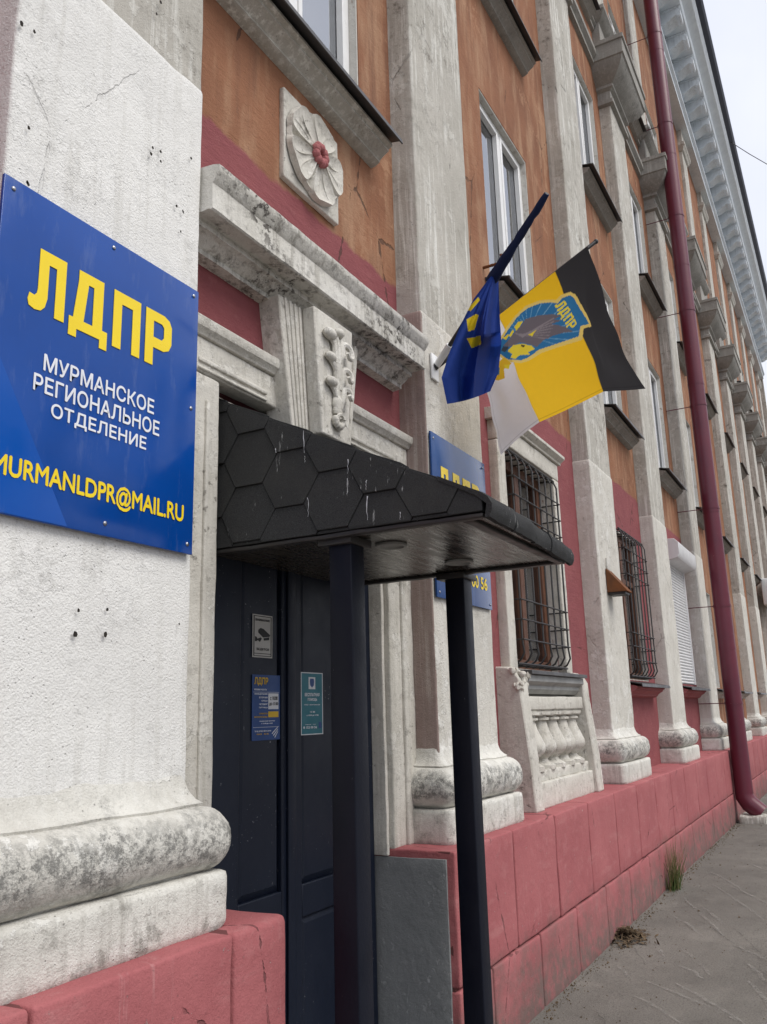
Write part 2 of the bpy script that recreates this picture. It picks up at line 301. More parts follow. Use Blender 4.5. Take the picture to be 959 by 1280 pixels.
# ------------------------------------------------------------------ mesh helpers
class MB:
    def __init__(s): s.v = []; s.f = []; s.mi = []
    def add(s, vs, fs, mi=0):
        o = len(s.v); s.v += [tuple(p) for p in vs]; s.f += [tuple(i+o for i in f) for f in fs]; s.mi += [mi]*len(fs)
    def box(s, x0, x1, y0, y1, z0, z1, mi=0):
        s.add([(x, y, z) for z in (z0, z1) for y in (y0, y1) for x in (x0, x1)],
              [(0, 2, 3, 1), (4, 5, 7, 6), (0, 1, 5, 4), (2, 6, 7, 3), (0, 4, 6, 2), (1, 3, 7, 5)], mi)
    def prismX(s, prof, x0, x1, mi=0):                       # prof: (y,z) polygon, extruded along X
        n = len(prof)
        s.add([(x0, y, z) for y, z in prof] + [(x1, y, z) for y, z in prof],
              [tuple(range(n-1, -1, -1)), tuple(range(n, 2*n))] + [(i, (i+1) % n, n+(i+1) % n, n+i) for i in range(n)], mi)
    def prismY(s, prof, y0, y1, mi=0):                       # prof: (x,z) polygon, extruded along Y
        n = len(prof)
        s.add([(x, y0, z) for x, z in prof] + [(x, y1, z) for x, z in prof],
              [tuple(range(n-1, -1, -1)), tuple(range(n, 2*n))] + [(i, (i+1) % n, n+(i+1) % n, n+i) for i in range(n)], mi)
    def tube(s, pts, r, n=8, caps=True, mi=0):
        pts = [Vector(p) for p in pts]; rr = r if hasattr(r, '__len__') else [r]*len(pts); rings = []; up = None
        for i, p in enumerate(pts):
            d = (pts[min(i+1, len(pts)-1)] - pts[max(i-1, 0)]).normalized()
            if up is None: up = Vector((0, 0, 1)) if abs(d.z) < .9 else Vector((1, 0, 0))
            a = d.cross(up).normalized(); up = a.cross(d).normalized()
            rings.append([p + (a*math.cos(t) + up*math.sin(t))*rr[i] for t in [2*math.pi*k/n for k in range(n)]])
        fs = [(i*n+k, i*n+(k+1) % n, (i+1)*n+(k+1) % n, (i+1)*n+k) for i in range(len(pts)-1) for k in range(n)]
        if caps: fs += [tuple(range(n-1, -1, -1)), tuple((len(pts)-1)*n+k for k in range(n))]
        s.add([q for rg in rings for q in rg], fs, mi)
    def lathe(s, prof, cx, cy, n=14, mi=0):                  # prof: (r,z)
        vs = [(cx+r*math.cos(2*math.pi*k/n), cy+r*math.sin(2*math.pi*k/n), z) for r, z in prof for k in range(n)]
        fs = [(i*n+k, i*n+(k+1) % n, (i+1)*n+(k+1) % n, (i+1)*n+k) for i in range(len(prof)-1) for k in range(n)]
        fs += [tuple(range(n-1, -1, -1)), tuple((len(prof)-1)*n+k for k in range(n))]
        s.add(vs, fs, mi)
    def ball(s, c, r, n=10, m=7, mi=0):
        r = r if hasattr(r, '__len__') else (r, r, r)
        vs = [(c[0]+r[0]*math.sin(math.pi*j/m)*math.cos(2*math.pi*k/n), c[1]+r[1]*math.sin(math.pi*j/m)*math.sin(2*math.pi*k/n), c[2]+r[2]*math.cos(math.pi*j/m)) for j in range(1, m) for k in range(n)]
        vs += [(c[0], c[1], c[2]+r[2]), (c[0], c[1], c[2]-r[2])]; T = len(vs)-2
        fs = [(j*n+k, (j+1)*n+k, (j+1)*n+(k+1) % n, j*n+(k+1) % n) for j in range(m-2) for k in range(n)]
        fs += [(T, k, (k+1) % n) for k in range(n)] + [(T+1, (m-2)*n+(k+1) % n, (m-2)*n+k) for k in range(n)]
        s.add(vs, fs, mi)
    def loft(s, prof, cx, hw, yf, yb, rad=.012, cell=.06, mi=0, rf=.45):
        # sections (offset, z) of a rectangle hw wide each side of cx, front at yf, back at yb; corners rounded
        def loop(o, z):
            r = max(rad, o*rf if o > 0 else rad); x0, x1, y0 = cx-hw-o, cx+hw+o, yf-o; L = []
            ny = max(1, int(round((yb-(yf))/cell)))
            for i in range(ny): L.append((x0, yb + (y0+r-yb)*i/ny, z))
            for i in range(5): a = math.pi + i*math.pi/8; L.append((x0+r+r*math.cos(a), y0+r+r*math.sin(a), z))
            nx = max(1, int(round(2*hw/cell)))
            for i in range(1, nx): L.append((x0+r+(x1-x0-2*r)*i/nx, y0, z))
            for i in range(5): a = 1.5*math.pi + i*math.pi/8; L.append((x1-r+r*math.cos(a), y0+r+r*math.sin(a), z))
            for i in range(1, ny+1): L.append((x1, y0+r+(yb-y0-r)*i/ny, z))
            return L
        loops = [loop(o, z) for o, z in prof]; n = len(loops[0])
        fs = [(i*n+k, i*n+k+1, (i+1)*n+k+1, (i+1)*n+k) for i in range(len(prof)-1) for k in range(n-1)]
        fs += [tuple(range(n-1, -1, -1)), tuple((len(prof)-1)*n+k for k in range(n))]
        s.add([q for L in loops for q in L], fs, mi)
    def rbox(s, x0, x1, y0, y1, z0, z1, r=.01, cell=.05, mi=0):  # box with rounded edges and a fine grid
        lo, hi = (x0, y0, z0), (x1, y1, z1); ax = []
        for a, b in zip(lo, hi):
            rr = min(r, (b-a)*.49); n = max(1, int(round((b-a-2*rr)/cell)))
            ax.append([a, a+rr*.3, a+rr] + [a+rr+(b-a-2*rr)*i/n for i in range(1, n)] + [b-rr, b-rr*.3, b])
        idx = {}; vs = []; fs = []
        def vid(i, j, k):
            if (i, j, k) not in idx:
                p = (ax[0][i], ax[1][j], ax[2][k]); c = [min(max(p[d], lo[d]+min(r, (hi[d]-lo[d])*.49)), hi[d]-min(r, (hi[d]-lo[d])*.49)) for d in range(3)]
                d = Vector(p)-Vector(c); q = Vector(c) + d.normalized()*r if d.length > 1e-9 and sum(abs(x) > 1e-9 for x in d) > 1 else Vector(p)
                idx[(i, j, k)] = len(vs); vs.append(tuple(q))
            return idx[(i, j, k)]
        N = [len(a)-1 for a in ax]
        for i in range(N[0]):
            for j in range(N[1]):
                fs.append((vid(i, j, 0), vid(i, j+1, 0), vid(i+1, j+1, 0), vid(i+1, j, 0)))
                fs.append((vid(i, j, N[2]), vid(i+1, j, N[2]), vid(i+1, j+1, N[2]), vid(i, j+1, N[2])))
        for i in range(N[0]):
            for k in range(N[2]):
                fs.append((vid(i, 0, k), vid(i+1, 0, k), vid(i+1, 0, k+1), vid(i, 0, k+1)))
                fs.append((vid(i, N[1], k), vid(i, N[1], k+1), vid(i+1, N[1], k+1), vid(i+1, N[1], k)))
        for j in range(N[1]):
            for k in range(N[2]):
                fs.append((vid(0, j, k), vid(0, j, k+1), vid(0, j+1, k+1), vid(0, j+1, k)))
                fs.append((vid(N[0], j, k), vid(N[0], j+1, k), vid(N[0], j+1, k+1), vid(N[0], j, k+1)))
        s.add(vs, fs, mi)
    def rough(s, amp, freq=6., seed=0.):
        out = []
        for p in s.v:
            q = Vector(p); d = noise.noise_vector(q*freq + Vector((seed, seed*2, 0)))*amp + noise.noise_vector(q*freq*4.3 + Vector((seed, 3, 0)))*amp*.45
            out.append(tuple(q+d))
        s.v = out; return s
    def build(s, name, mat, parent=None, smooth=True, bevel=0., angle=40, bseg=2):
        me = bpy.data.meshes.new(name); me.from_pydata(s.v, [], s.f); me.validate()
        for m in (mat if isinstance(mat, (list, tuple)) else [mat]): me.materials.append(MAT[m] if isinstance(m, str) else m)
        if any(s.mi) and len(s.mi) == len(me.polygons): me.polygons.foreach_set('material_index', s.mi)
        o = bpy.data.objects.new(name, me); C.objects.link(o)
        if parent: o.parent = parent
        if smooth: me.shade_smooth(); me.set_sharp_from_angle(angle=math.radians(angle))
        if bevel:
            b = o.modifiers.new('bevel', 'BEVEL'); b.width = bevel; b.segments = bseg; b.limit_method = 'ANGLE'; b.angle_limit = math.radians(40)
        return o
def empty(name, loc=(0, 0, 0)):
    o = bpy.data.objects.new(name, None); C.objects.link(o); o.location = loc; o.empty_display_size = .1; return o
def tag(o, label, cat, group=None):
    o['label'] = label; o['category'] = cat
    if group: o['group'] = group
    return o
def box_obj(name, b, mat, parent=None, bevel=.004, smooth=True):
    m = MB(); m.box(*b); return m.build(name, mat, parent, smooth, bevel)
def inst(src, loc=(0, 0, 0), parent=None, name=None):        # a copy sharing mesh data
    o = src.copy(); C.objects.link(o); o.location = loc
    o.parent = parent or src.parent
    return o
def text_obj(name, txt, x0, x1, z0, z1, y, mat, parent, bold=0., align='fit', depth=.0012):
    cu = bpy.data.curves.new('txt', 'FONT'); cu.body = txt; cu.size = 1; cu.extrude = 0; cu.resolution_u = 3
    o = bpy.data.objects.new('txt', cu); C.objects.link(o)
    dg = bpy.context.evaluated_depsgraph_get(); me = bpy.data.meshes.new_from_object(o.evaluated_get(dg))
    bpy.data.objects.remove(o); bpy.data.curves.remove(cu)
    co = np.zeros(len(me.vertices)*3); me.vertices.foreach_get('co', co); co = co.reshape(-1, 3)
    a, b = co.min(0), co.max(0)
    base_f = [tuple(p.vertices) for p in me.polygons]
    out = np.zeros_like(co); out[:, 0] = x0 + (co[:, 0]-a[0])/(b[0]-a[0])*(x1-x0); out[:, 2] = z0 + (co[:, 1]-a[1])/(b[1]-a[1])*(z1-z0); out[:, 1] = y
    k = (x1-x0)/(b[0]-a[0])*bold*.9; kz = (z1-z0)/(b[1]-a[1])*bold*.9; mm = MB()
    for q_, (dx, dz) in enumerate(((0, 0), (k, 0), (-k, 0), (0, kz), (0, -kz))): mm.add((out + np.array([dx, -.00025*q_, dz])).tolist(), base_f)
    bpy.data.meshes.remove(me); me = bpy.data.meshes.new(name); me.from_pydata(mm.v, [], mm.f); me.materials.append(MAT[mat])
    q = bpy.data.objects.new(name, me); C.objects.link(q); q.parent = parent
    return q
def poly_letter(name, polys, x0, z0, w, h, y, mat, parent, t=.0015):
    # polys in a unit box (u right, v up), each a simple outline; thin raised vinyl
    m = MB()
    for p in polys: m.prismY([(x0+u*w, z0+v*h) for u, v in p], y-t, y)
    return m.build(name, mat, parent, smooth=False)

PIL = [1.80, 4.555, 8.13, 10.95, 13.90] + [16.85 + 2.95*i for i in range(8)]   # pilaster centres
HW = .415; YP = 1.95; YW = 2.11; YPL = 1.76; YBLK = 1.832; ZPL = .966; XEND = 38.2; XBEG = -2.2
ZTOP = 15.2

# ------------------------------------------------------------------ ground
m = MB(); m.box(-300, 400, -300, 2.3, -.5, -.02)
g = m.build('ground', 'asphalt', None, False); g['kind'] = 'structure'
m = MB(); nx, ny = 150, 40; xs = np.linspace(-4, 46, nx); ys = np.linspace(-2.6, 1.8, ny); vs = []
for yv in ys:
    for xv in xs: vs.append((xv, yv, noise.noise(Vector((xv*.9, yv*.9, 0)))*.007 + noise.noise(Vector((xv*3, yv*3, 5)))*.002))
m.add(vs, [(j*nx+i, j*nx+i+1, (j+1)*nx+i+1, (j+1)*nx+i) for j in range(ny-1) for i in range(nx-1)])
side = m.build('sidewalk', 'asphalt'); side['kind'] = 'structure'
def gz(x, y): return noise.noise(Vector((x*.9, y*.9, 0)))*.007 + noise.noise(Vector((x*3, y*3, 5)))*.002
def scuffs(name, mat, lst, wmax, dz):
    m = MB()
    for (p0, p1, bow) in lst:
        a, b = Vector(p0), Vector(p1); n = 26; nr = Vector((-(b-a).y, (b-a).x)).normalized(); L = []
        for i in range(n+1):
            t = i/n; c = a.lerp(b, t) + nr*(bow*4*t*(1-t) + noise.noise(Vector((a.x*3+t*4, a.y, 1)))*.02)
            w = wmax*(math.sin(math.pi*t)**.6)*(.55+.6*abs(noise.noise(Vector((t*7, a.x, 3))))) + .001
            for sg in (-1, 1): q = c + nr*w*sg; L.append((q.x, q.y, gz(q.x, q.y)+dz))
        m.add(L, [(2*i, 2*i+1, 2*i+3, 2*i+2) for i in range(n)])
    return m.build(name, mat, side, False)
def gp(u, v): r = ray(u, v); q = ORG + r*(-EYE/r.z); return (q.x, q.y)
marks = [((790, 1245), (850, 1280), .02), ((800, 1225), (925, 1280), .03), ((840, 1228), (935, 1285), .02), ((842, 1205), (880, 1225), .02),
         ((848, 1185), (890, 1222), .02), ((855, 1122), (905, 1172), .01), ((840, 1145), (880, 1172), .02), ((878, 1135), (908, 1160), .02),
         ((890, 1105), (965, 1162), .02), ((905, 1105), (965, 1135), .02), ((915, 1182), (962, 1205), .02), ((932, 1205), (965, 1235), .01),
         ((930, 1078), (965, 1092), .01), ((770, 1205), (785, 1222), .01), ((815, 1178), (830, 1196), .01), ((930, 1225), (965, 1262), .01), ((885, 1090), (930, 1115), .02)]
scuffs('scuff_mark', 'scuff', [(gp(*a), gp(*b), c) for a, b, c in marks], .020, .006)
scuffs('crack', 'crackdark', [(gp(*a), gp(*b), c) for a, b, c in [((783, 1178), (808, 1208), .02), ((870, 1110), (892, 1122), .01), ((740, 1265), (760, 1285), .01), ((860, 1145), (930, 1190), .03), ((900, 1150), (958, 1200), .02), ((700, 1262), (735, 1215), .01)]], .006, .007)

# ------------------------------------------------------------------ the building
B = empty('apartment_building', (18, 2.4, 0))
tag(B, 'four storey ochre and pink plastered building with pale pilasters and bracketed eaves', 'building')
def part(o):                                                  # parent to the building keeping world coordinates
    o.parent = B; o.matrix_parent_inverse = Matrix.Translation((-18, -2.4, 0)); return o

# windows: (bay index, storey, x0, x1, z0, z1)
BAYC = [3.17, 6.35, 9.62, 12.6] + [(PIL[i]+PIL[i+1])/2 for i in range(4, len(PIL)-1)]
SILL = [1.88, 4.86, 7.84, 11.15]
OPEN = []
for b, cxx in enumerate(BAYC):
    for fl in range(4):
        if fl > 0 and cxx < 5 and fl > 1: pass
        if fl == 0 and b == 0: OPEN.append((b, fl, 2.50, 3.86, 0., 2.92)); continue
        w = .57 if fl == 0 and b == 1 else .65 if b == 3 and fl == 0 else .58
        ht = 1.62 if fl == 0 else 1.78 if fl < 3 else 1.7
        sh = -.11 if b == 1 and fl == 0 else 0.
        OPEN.append((b, fl, cxx-w+sh, cxx+w+sh, SILL[fl], SILL[fl]+ht))
# the wall sheet, cut round the openings
xsb = [XBEG] + sorted({x for o in OPEN for x in (o[2], o[3])}) + [XEND]
m = MB()
for i in range(len(xsb)-1):
    xa, xb = xsb[i], xsb[i+1]; mid = (xa+xb)/2
    holes = sorted([(o[4], o[5]) for o in OPEN if o[2] < mid < o[3]]); z = 0.
    segs = []
    for a, b in holes:
        if a > z: segs.append((z, a))
        z = b
    segs.append((z, ZTOP+.9))
    for a, b in segs: m.box(xa, xb, YW, YW+.10, a, b)
wall = part(m.build('wall', 'wall', None, False))
m = MB(); m.box(XEND, XEND+.3, 1.9, 14, 0, 16); m.box(XBEG-.3, XBEG, 1.9, 14, 0, 16); m.box(XBEG, XEND, 13.7, 14, 0, 16)
part(m.build('side_wall', 'concrete', None, False))

# plinth with its scored blocks
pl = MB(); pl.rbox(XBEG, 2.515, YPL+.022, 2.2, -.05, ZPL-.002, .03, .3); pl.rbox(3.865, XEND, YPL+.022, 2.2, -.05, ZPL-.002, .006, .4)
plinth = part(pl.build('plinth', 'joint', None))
def pblock(x0, x1, z0, z1, r=.012, y1=2.125, seed=0):
    mm = MB(); mm.rbox(x0, x1, YPL, y1, z0, z1, r, .07); mm.rough(.0045, 6, seed); o = mm.build('plinth_block', 'pinkblock', plinth, angle=50)
    return o
J = .0085
x = 4.64-.74; k = 0
xu = [3.862] + [4.64+.738*i for i in range(0, 15)]
for i in range(len(xu)-1): pblock(xu[i]+(J if i else 0), xu[i+1]-J, .383, ZPL, seed=i*1.7)
xl = [3.862, 4.27] + [4.99+.712*i for i in range(0, 15)]
for i in range(len(xl)-1): pblock(xl[i]+(J if i else 0), xl[i+1]-J, -.03, .372, seed=i*2.3+.5)
src = None
xx, xy = xu[-1], xl[-1]
while xx < XEND-1:                                            # farther blocks share one mesh
    for (a, w, z0, z1) in ((xx, .738, .383, ZPL), (xy, .712, -.03, .372)):
        key = 'far_block_%d' % (z0 > 0)
        if key not in bpy.data.meshes:
            mm = MB(); mm.rbox(J, w-J, YPL, 2.125, z0, z1, .012, .25); mm.rough(.002, 5); o = mm.build('plinth_block', 'pinkblock', plinth); o.data.name = key
        else: o = bpy.data.objects.new('plinth_block', bpy.data.meshes[key]); C.objects.link(o); o.parent = plinth
        o.location = (a, 0, 0)
    xx += .738; xy += .712
xv = [2.520, 2.235, 1.50, .76, .02, -.72, -1.46]
for i in range(len(xv)-1): pblock(xv[i+1]+J*.6, xv[i]-(J*.6 if i else 0), .383 if 1 else 0, ZPL, r=.026 if i == 0 else .012, seed=30+i)
for i in range(len(xv)-1): pblock(xv[i+1]+.3, xv[i]-(J if i else 0)+(.3-J if i else 0), -.03, .372, seed=40+i)
m = MB(); m.rbox(3.8520, 3.8655, 1.80, 2.19, .0, .93, .0015, .05); m.rough(.0015, 7)
o = m.build('grey_painted_reveal', 'grey', plinth); o['label'] = 'reveal of the plinth painted dark grey'

# pilasters
def zz(a, b, st): n = max(1, int(round((b-a)/st))); return [a+(b-a)*i/n for i in range(n+1)]
def pilaster(cx, near, side_mat=None):
    zc = 3.99 if cx < 2 else 3.885
    cell = .045 if near else .2; zs = .05 if near else .6; amp = .0035 if near else .002
    lower = MB()
    ov = .0015 if cx < 2 else .005
    lower.loft([(ov, z) for z in zz(1.37, zc-.02, zs)] + [(ov*.6, zc-.008), (-.0015, zc)], cx, HW, YP, YW+.05, .012, cell)
    lower.rough(amp, 4, cx)
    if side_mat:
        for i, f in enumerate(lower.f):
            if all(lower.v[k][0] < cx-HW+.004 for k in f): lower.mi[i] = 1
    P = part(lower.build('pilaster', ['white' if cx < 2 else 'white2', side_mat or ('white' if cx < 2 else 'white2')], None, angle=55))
    up = MB(); up.loft([(0, z) for z in zz(zc-.02, 9.72, zs*1.6)], cx, HW-.002, YP+.002, YW+.05, .014, cell); up.rough(amp, 4, cx+3)
    if side_mat and 0:
        pass
    up.build('upper_shaft', 'concrete', P, angle=55)
    t = MB()                                                 # attic base: cove, torus
    prof = [(-.004, 1.44), (.005, 1.415), (.010, 1.395), (.018, 1.372), (.032, 1.350), (.050, 1.338)]
    cz, ch, o0, oo = 1.232, .098, .046, .074
    prof += [(o0+oo*math.cos(a), cz+ch*math.sin(a)) for a in np.linspace(math.pi/2, -math.pi/2, 15 if near else 8)] + [(.045, 1.125)]
    t.loft(prof[::-1], cx, HW, YP, YW+.04, .03, cell); t.rough(amp*2.0, 5, cx+7)
    t.build('base_torus', 'base', P, angle=60)
    bl = MB(); bl.loft([(.103, ZPL-.004), (.110, ZPL+.008)] + [(.112, z) for z in zz(ZPL+.02, 1.108, .04)] + [(.108, 1.124), (.095, 1.130)], cx, HW, YP, YW+.03, .014, cell)
    bl.rough(amp*1.5, 6, cx+11); bl.build('base_block', 'block', P, angle=55)
    c = MB()                                                 # capital, pedestal and upper order
    c.loft([(0, 9.70), (.05, 9.72), (.05, 9.78), (.02, 9.80), (.02, 9.92), (.07, 9.95), (.07, 9.99), (.12, 10.03), (.20, 10.10), (.26, 10.20), (.27, 10.23), (.29, 10.24), (.29, 10.45), (.31, 10.46), (.31, 10.52), (.0, 10.54)], cx, HW, YP, YW+.05, .008, .3, 0, .03)
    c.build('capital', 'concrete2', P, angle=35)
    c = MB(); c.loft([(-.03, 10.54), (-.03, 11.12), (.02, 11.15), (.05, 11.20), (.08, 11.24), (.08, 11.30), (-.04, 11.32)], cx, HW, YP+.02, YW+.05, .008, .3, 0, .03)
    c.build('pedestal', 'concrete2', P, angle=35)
    c = MB(); c.loft([(-.06, 11.3), (-.06, 14.62), (-.02, 14.65), (0, 14.72), (.03, 14.76), (.03, 14.84), (-.02, 14.86), (-.02, ZTOP+.02)], cx, HW, YP+.03, YW+.05, .008, .3, 0, .03)
    c.build('attic_shaft', 'concrete', P, angle=35)
    return P
PO = []
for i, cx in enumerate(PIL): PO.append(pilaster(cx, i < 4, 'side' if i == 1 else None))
# drill holes in the near pilaster's plaster
hm = MB()
for (u, v, r) in [(97, 763, .006), (133, 762, .006), (93, 793, .009), (131, 793, .008), (190, 185, .006), (188, 193, .007), (200, 190, .006), (200, 202, .006), (34, 230, .007), (220, 258, .006), (228, 265, .006), (42, 40, .006), (26, 30, .008), (35, 160, .006), (195, 18, .006), (200, 3, .007), (238, 198, .006), (225, 290, .005), (33, 228, .005), (223, 780, .004)]:
    p = atY(u, v, YP-.0085); n = 9
    hm.add([(p.x+r*math.cos(2*math.pi*k/n)*random.uniform(.7, 1.1), YP-.0125, p.z+r*1.1*math.sin(2*math.pi*k/n)*random.uniform(.7, 1.2)) for k in range(n)], [tuple(range(n))])
hm.build('drill_hole', 'hole', PO[0], False)

# string course between the capitals, frieze and eaves
m = MB()
for i in range(len(PIL)):
    a = PIL[i]+HW-.01; b = PIL[i+1]-HW+.01 if i+1 < len(PIL) else XEND
    m.prismX([(YW+.02, 10.2), (YW-.05, 10.22), (YW-.05, 10.28), (YW-.10, 10.33), (YW-.10, 10.40), (YW+.02, 10.44)], a, b)
    m.prismX([(YW+.02, 10.98), (YW-.04, 11.0), (YW-.04, 11.06), (YW-.07, 11.08), (YW-.07, 11.11), (YW+.02, 11.13)], a, b)
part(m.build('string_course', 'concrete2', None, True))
ea = MB()
ea.prismX([(YW+.1, ZTOP-.02), (1.86, ZTOP), (1.86, ZTOP+.12), (1.80, ZTOP+.16), (1.80, ZTOP+.24), (1.88, ZTOP+.26), (1.88, 15.96), (YW+.1, 15.98)], XBEG, XEND)
EV = part(ea.build('eaves_cornice', 'eave', None, True, angle=30))
m = MB(); m.prismX([(2.3, 16.02), (1.40, 16.02), (1.38, 16.05), (1.38, 16.2), (1.30, 16.27), (1.2, 16.3), (1.14, 16.38), (1.14, 16.43), (2.3, 16.45)], XBEG, XEND); m.build('soffit_slab', 'eavelight', EV, True, angle=30)
m = MB(); m.prismX([(1.14, 16.44), (1.04, 16.46), (1.00, 16.50), (1.00, 16.56), (1.05, 16.60), (6, 18.2), (6, 18.1), (1.14, 16.5)], XBEG, XEND); m.build('roof_edge', 'roof', EV, True, angle=30)
bk = MB()
side_p = [(1.885, 16.022), (1.885, 15.74), (1.80, 15.70), (1.70, 15.73), (1.60, 15.80), (1.52, 15.83), (1.46, 15.79), (1.42, 15.82), (1.415, 15.90), (1.45, 15.95), (1.45, 16.022)]
bk.prismX(side_p, -.17, .17)
bk.box(-.20, .20, 1.42, 1.886, 15.985, 16.021)
b0 = bk.build('bracket', 'eave', EV, True, bevel=.01, angle=30)
x = 3.0; first = True
while x < XEND-.3:
    if first: b0.location = (x, 0, 0); first = False
    else: inst(b0, (x, 0, 0), EV)
    x += .80

# ------------------------------------------------------------------ windows
def tall_window(b, fl, x0, x1, z0, z1, style='pvc', far=False):
    yg = YW+.085
    Wd = MB()                                                # the reveal lining
    Wd.box(x0-.02, x0+.012, YW+.004, YW+.30, z0-.02, z1); Wd.box(x1-.012, x1+.02, YW+.004, YW+.30, z0-.02, z1)
    Wd.box(x0-.02, x1+.02, YW+.004, YW+.30, z1-.012, z1+.02); Wd.box(x0+.012, x1-.012, YW+.004, YW+.30, z0-.03, z0+.01)
    if not far: Wd.rough(.004, 9, x0)
    w = part(Wd.build('window', 'oldwhite' if style != 'shutter' else 'pinkside', None, False))
    if style == 'shutter': return w
    fm = 'pvc' if style == 'pvc' else 'wood'
    f = MB(); t = .045 if style == 'pvc' else .075
    xa, xb, za, zb = x0+.012, x1-.012, z0+.01, z1-.012
    f.box(xa, xa+t, yg-.03, yg+.03, za, zb); f.box(xb-t, xb, yg-.03, yg+.03, za, zb)
    f.box(xa+t, xb-t, yg-.03, yg+.03, zb-t, zb); f.box(xa+t, xb-t, yg-.03, yg+.03, za, za+t)
    f.build('frame', fm, w, True, .004)
    cuts = [xa+t, (xa+xb)/2, xb-t]
    mu = MB(); mu.box(cuts[1]-t*.6, cuts[1]+t*.6, yg-.028, yg+.028, za+t, zb-t); mu.build('mullion', fm, w, True, .004)
    if style == 'wood':
        mu = MB(); zt = za+(zb-za)*.68; mu.box(cuts[0], cuts[1]-t*.6, yg-.026, yg+.026, zt-.03, zt+.03); mu.box(cuts[1]+t*.6, cuts[2], yg-.026, yg+.026, zt-.03, zt+.03); mu.build('transom', fm, w, True, .004)
    for k in range(2):
        a = cuts[k]+(t*.6 if k else 0); c2 = cuts[k+1]-(0 if k else t*.6)
        if style == 'pvc':                                   # the sash inside the frame
            sh = MB(); s2 = .036
            sh.box(a, a+s2, yg-.036, yg+.01, za+t, zb-t); sh.box(c2-s2, c2, yg-.036, yg+.01, za+t, zb-t)
            sh.box(a+s2, c2-s2, yg-.036, yg+.01, zb-t-s2, zb-t); sh.box(a+s2, c2-s2, yg-.036, yg+.01, za+t, za+t+s2)
            sh.build('sash', fm, w, True, .004)
        gm = MB(); gm.box(a, c2, yg+.012, yg+.018, za+t, zb-t); gm.build('pane', 'glass', w, False)
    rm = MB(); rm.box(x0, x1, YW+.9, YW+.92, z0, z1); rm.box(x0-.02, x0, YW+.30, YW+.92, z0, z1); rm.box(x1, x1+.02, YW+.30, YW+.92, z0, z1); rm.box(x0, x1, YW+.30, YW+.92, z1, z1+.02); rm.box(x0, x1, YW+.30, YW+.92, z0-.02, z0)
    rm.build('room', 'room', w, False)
    if fl > 0 or b not in (1, 2):
        cm = MB(); n = 60; L = []
        for i in range(n+1):
            xx = xa+(xb-xa)*i/n; yy = yg+.046+.012*math.sin(i*.95)+.008*math.sin(i*.37+b)
            L += [(xx, yy, za), (xx, yy, zb)]
        cm.add(L, [(2*i, 2*i+2, 2*i+3, 2*i+1) for i in range(n)]); cm.build('curtain', 'curtain', w)
    return w
def metal_sill(w, x0, x1, z, ymould='concrete2', up=0.):
    z += up
    sm = MB(); sm.prismX([(YW+.12, z+.012), (YW-.20, z-.050), (YW-.205, z-.080), (YW-.197, z-.081), (YW-.19, z-.058), (YW+.12, z+.004)], x0-.12, x1+.12)
    sm.build('sill', 'tin', w, True, angle=30)
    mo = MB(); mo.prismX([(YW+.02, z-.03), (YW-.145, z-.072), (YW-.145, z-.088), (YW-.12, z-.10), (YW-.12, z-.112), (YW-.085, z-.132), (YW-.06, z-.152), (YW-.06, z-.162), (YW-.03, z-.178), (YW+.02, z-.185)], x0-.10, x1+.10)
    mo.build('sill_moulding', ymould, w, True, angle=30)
WIN = {}
for (b, fl, x0, x1, z0, z1) in OPEN:
    if (b, fl) == (0, 0): continue
    st = 'pvc'
    if fl == 0 and b in (1, 2): st = 'wood'
    if fl == 0 and b == 3: st = 'shutter'
    w = WIN[(b, fl)] = tall_window(b, fl, x0, x1, z0, z1, st, far=b > 4)
    if fl > 0: metal_sill(w, x0-(.14 if b == 0 else 0), x1+(.02 if b == 0 else 0), z0, 'concrete2' if b else 'concrete', .04 if b == 0 else 0)
    elif b >= 2: metal_sill(w, x0-.02, x1+.02, z0, 'pinkside' if b < 4 else 'concrete')
def tiltsash(): pass

# grille windows
def grille(w, x0, x1, z0, z1):
    G = part(empty('window_grille'))
    r = .0075; yo = YW-.10
    def bar(pts, rr=r): mm = MB(); mm.tube(pts, rr, 6); o = mm.build('bar', 'iron', None); o.parent = G; return o
    n = 8
    for i in range(n):
        x = x0+.03+(x1-x0-.06)*i/(n-1)
        zb, zt = z0+.03, z1-.03
        bar([(x, YW+.05, zt), (x, yo+.07, zt), (x, yo+.02, zt-.02), (x, yo, zt-.07), (x, yo, zb+.16), (x, yo-.01, zb+.08), (x, yo+.02, zb+.03), (x, yo+.07, zb), (x, YW+.05, zb)])
    for dz in (.22, .36, .50):
        for z in (z1-dz-.02, z0+dz-.02):
            bar([(x0+.02, YW+.06, z), (x0+.02, yo-.012, z), (x1-.02, yo-.012, z), (x1-.02, YW+.06, z)], .006)
    bar([(x0, yo+.03, z0+.035), (x1, yo+.03, z0+.035)], .009); bar([(x0, yo+.03, z1-.03), (x1, yo+.03, z1-.03)], .009)
    return G
for b in (1, 2):
    o = [q for q in OPEN if q[0] == b and q[1] == 0][0]; grille(WIN[(b, 0)], *o[2:])
